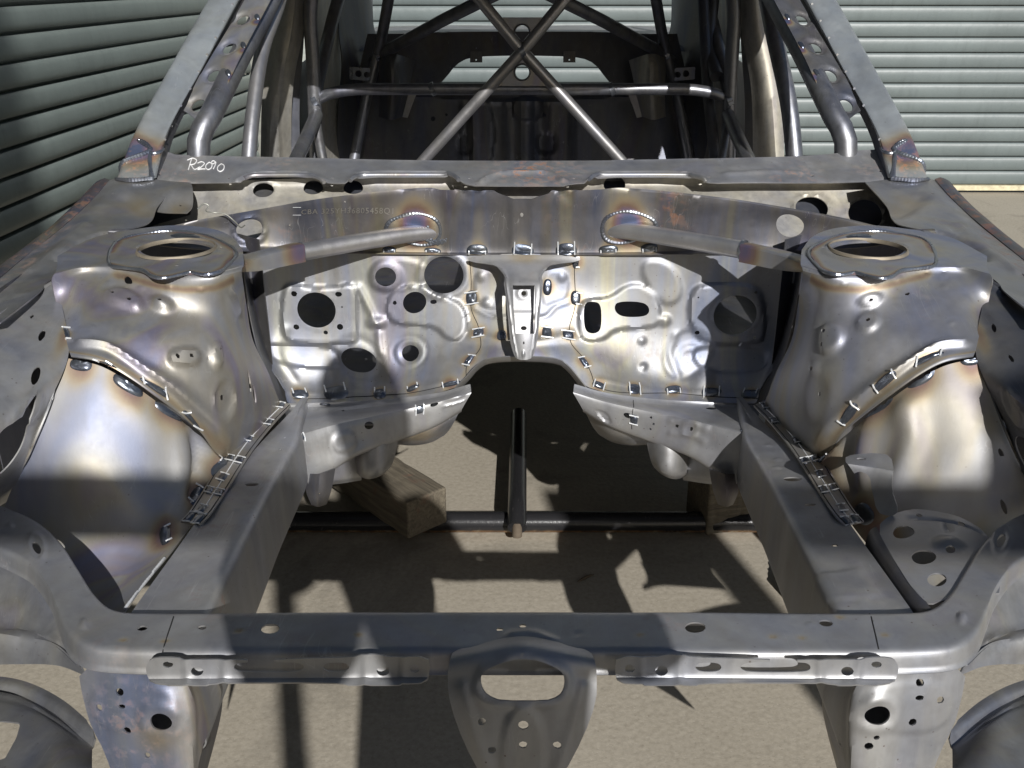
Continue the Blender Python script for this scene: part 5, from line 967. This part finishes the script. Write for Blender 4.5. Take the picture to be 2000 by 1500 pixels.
for s_ in (1, -1):
    Surf(tuple_net(net([[(596, 862, 1.498), (640, 852, 1.545), (702, 848, 1.60)], [(598, 900, 1.498), (645, 895, 1.540), (704, 890, 1.595)], [(602, 930, 1.498), (648, 934, 1.538), (706, 926, 1.595)], [(606, 944, 1.53), (650, 946, 1.56), (706, 938, 1.61)]]), s_), 60, 60).build('rail_end_box', ST_GREY, shell, step=.004, th=.002, wb=.0008, seed=120,
        feats=[('ridge', [(x if s_ > 0 else 2*CX-x, y) for x, y in l], .004, .004) for l in ([(645, 868), (690, 862)], [(642, 882), (694, 876)], [(640, 896), (688, 892)], [(620, 860), (622, 935)])])
# weld collars where cage tubes meet
for (x, y, Y, r) in ((616, 196, YH, .023), (1424, 196, YH, .023), (1020, 100, YH-.03, .021), (738, 108, 3.45, .022), (1302, 108, 3.45, .022), (845, 174, YH, .0195), (1195, 174, YH, .0195)):
    c = np.array(atY(x, y, Y)); V, F = tube_vf([tuple(c-np.array([.007, 0, .003])), tuple(c+np.array([.007, 0, .003]))], r, 20, False, .002); MB().add(V, F).build('weld_collar', WELDG, shell)
# floor, tunnel sides, sills and roof: real panels that shade the cabin
mb = MB(); z = .36
fl_ = [[(x, y, .34+(.20 if abs(x) < .15 else 0)) for x in (-.72, -.5, -.2, -.13, 0, .13, .2, .5, .72)] for y in (2.0, 2.1, 2.3, 3.0, 3.45)]
Surf(fl_, 60, 60, False, False).build('floor_pan', ST_INT, shell, step=.03, th=.004, wb=.003)
for s in (1, -1):
    Surf(tuple_net([[(-.74, y, z) for y in (1.75, 2.3, 3.0, 3.6)] for z in (.30, .36, .48)], s), 60, 20).build('side_sill', ST_INT, shell, step=.03, th=.05, wb=.002)
    Surf(tuple_net([[(-.76, 1.99, .30), (-.76, 1.80, .30), (-.75, 1.62, .36)], [(-.77, 2.0, .6), (-.77, 1.83, .6), (-.76, 1.66, .6)], [(-.765, 2.02, .90), (-.765, 1.86, .88), (-.76, 1.70, .86)]], s), 40, 40).build('hinge_pillar', ST_INT, shell, step=.02, th=.003, wb=.002)
    Surf(tuple_net([[(-.70, 3.05, .36), (-.74, 3.6, .40), (-.74, 4.6, .5)], [(-.735, 3.05, .8), (-.76, 3.6, .85), (-.75, 4.6, .85)], [(-.72, 3.08, 1.0), (-.72, 3.6, 1.02), (-.72, 4.6, .98)]], s), 50, 40).build('rear_quarter_panel', ST_GREY, shell, step=.03, th=.002, wb=.004)
Surf([[(x, 2.42+.10*(x/.7)**2, 1.252-.012*(x/.7)**2) for x in (-.75, -.37, 0, .37, .75)], [(x, 2.6+.10*(x/.7)**2, 1.345-.05*(x/.7)**2) for x in (-.75, -.37, 0, .37, .75)], [(x, 3.1, 1.40-.06*(x/.7)**2) for x in (-.75, -.37, 0, .37, .75)], [(x, 3.6, 1.35-.06*(x/.7)**2) for x in (-.75, -.37, 0, .37, .75)]], 60, 40).build('roof_panel', ST_MAIN, shell, step=.03, th=.003, wb=.003)
# ============================================================ behind the camera: photographer, plus unseen frame and wall added for their shade
def hit(px, py, Y0, Y1):             # photograph point at depth Y0, followed towards the sun to the plane Y = Y1
    P = np.array(atY(px, py, Y0)); d = np.array(sd); return P+d*(Y1-Y0)/d[1]
YG = -1.5  # plane of the added unseen bars, lined up with the sun to shade the bay
gl = hit(180, 990, 1.14, YG); gr = hit(1600, 1006, 1.21, YG)
occ = tag(empty('shade_frame', ((gl[0]+gr[0])/2, YG, 0)), 'added unseen gantry whose crossbar shades a band of the chassis', 'occluder')
gx0, gx1 = gl[0]-1.2, hit(1928, 850, 1.25, YG)[0]
zl = lambda x: gl[2]+(gr[2]-gl[2])*(x-gl[0])/(gr[0]-gl[0])
GP = plain('frame_paint', (.25, .27, .28), .5)
for nm, A, B, w_ in (('crossbar', (gx0, YG, zl(gx0)), (.40, YG, zl(.40)), .055), ('crossbar', (1.055, YG, zl(1.055)), (gx1+.12, YG, zl(gx1+.12)), .055), ('foot_beam', (gx0, YG, .05), (gx1, YG, .05), .045), ('upright', (gx0, YG, 0), (gx0, YG, zl(gx0)), .055), ('upright', (gx1, YG, 0), (gx1, YG, 2.30), .05), ('upright', (.345, YG, 0), (.345, YG, zl(.345)), .027)):
    v, f = tube_vf([A, B], w_, 4, False, .5); MB().add(v, f).build(nm, GP, occ, smooth=False, bevel=.004)
mb = MB()
for k in range(24):                  # courses of the added unseen shade wall, each a little proud or shy of the next
    v, f = box_vf((-1.51+.004*math.sin(k*2.3), -2.3, .1+k*.2), (2.6, .3+.006*math.sin(k*5.1), .192)); mb.add(v, f)
tag(mb.build('shade_wall', plain('grey_block', (.24, .23, .21), .9), smooth=False), 'added unseen block wall behind the camera, shading the near end of the left roller door', 'wall')
def skin_person():
    J = {'pel': (.28, -.36, .95, .12, .10), 'wst': (.28, -.35, 1.10, .095, .09), 'chs': (.27, -.33, 1.32, .10, .10), 'nck': (.24, -.30, 1.48, .055, .055), 'hd0': (.22, -.26, 1.56, .07, .08), 'hd1': (.20, -.24, 1.66, .08, .095), 'hd2': (.20, -.25, 1.74, .05, .06),
         'sl': (.13, -.33, 1.42, .06, .06), 'el': (.045, -.24, 1.20, .06, .055), 'wl': (-.06, -.10, 1.24, .028, .03), 'hl': (-.035, -.075, 1.265, .03, .02),
         'sr': (.39, -.33, 1.43, .06, .06), 'er': (.42, -.22, 1.22, .042, .042), 'wr': (.08, -.10, 1.24, .028, .03), 'hr': (.05, -.075, 1.265, .03, .02),
         'tl': (.20, -.36, .84, .085, .085), 'kl': (.18, -.33, .5, .058, .058), 'al': (.17, -.38, .10, .04, .045), 'fl': (.16, -.24, .04, .04, .03),
         'tr': (.36, -.36, .84, .085, .085), 'kr': (.38, -.33, .5, .058, .058), 'ar': (.39, -.38, .10, .04, .045), 'fr': (.40, -.24, .04, .04, .03)}
    E = 'pel-wst wst-chs chs-nck nck-hd0 hd0-hd1 hd1-hd2 chs-sl sl-el el-wl wl-hl chs-sr sr-er er-wr wr-hr pel-tl tl-kl kl-al al-fl pel-tr tr-kr kr-ar ar-fr'.split()
    for h, sx in (('hl', -1), ('hr', 1)):
        for k, (dx, dz, ln) in enumerate(((0, .03, .05), (0, .012, .055), (0, -.006, .052), (0, -.022, .042), (-.02*sx, .028, .03))):
            b = J[h]; n1, n2 = f'{h}f{k}', f'{h}g{k}'; J[n1] = (b[0]+dx*.5-sx*.008, b[1]+.012, b[2]+dz, .009, .009); J[n2] = (b[0]+dx-sx*.022, b[1]+ln*.5-.01, b[2]+dz, .007, .007); E += [f'{h}-{n1}', f'{n1}-{n2}']
    K = list(J); me = bpy.data.meshes.new('person'); o = bpy.data.objects.new('person', me); C.objects.link(o); o.location = (.10, -.36, 0)
    me.from_pydata([tuple(np.array(J[k][:3])-np.array([.10, -.36, 0])) for k in K], [(K.index(e.split('-')[0]), K.index(e.split('-')[1])) for e in E], [])
    m = o.modifiers.new('s', 'SKIN'); sv = me.skin_vertices
    if not sv:
        bpy.context.view_layer.objects.active = o; bpy.ops.object.select_all(action='DESELECT'); o.select_set(True); bpy.ops.mesh.customdata_skin_add()
    for i, k in enumerate(K): me.skin_vertices[0].data[i].radius = J[k][3:]; me.skin_vertices[0].data[i].use_root = (k == 'pel')
    o.modifiers.new('u', 'SUBSURF').levels = 1; me.materials.append(plain('dark_clothing', (.06, .07, .10), .9))
    return tag(o, 'person in dark clothing holding up a camera in front of the car', 'person')
skin_person()

tw = atZ(1128, 1136, .004); tw2 = atZ(1160, 1122, .006)
v, f = tube_vf([tw, tuple((np.array(tw)+np.array(tw2))/2+np.array([.003, .004, .001])), tw2], lambda t: .003*np.sin(np.pi*(t*.9+.05))+.0006, 8, True, .004)
tag(MB().add(v, f).build('twig', plain('dry_twig', (.12, .09, .06), .9)), 'tiny dry twig lying on the sunlit concrete behind the crossmember', 'twig')

# wire twist through the cowl hole
wl = [atY(*p) for p in ((386, 408, 1.69), (398, 398, 1.69), (408, 402, 1.69), (402, 412, 1.69), (418, 415, 1.70), (440, 418, 1.70), (458, 432, 1.70), (470, 444, 1.71), (478, 440, 1.73))]
tag(tube('wire_tie', wl, .0012, RAIL, None, 8, True, .003), 'thin bent wire twisted through the left round hole in the cowl', 'wire')
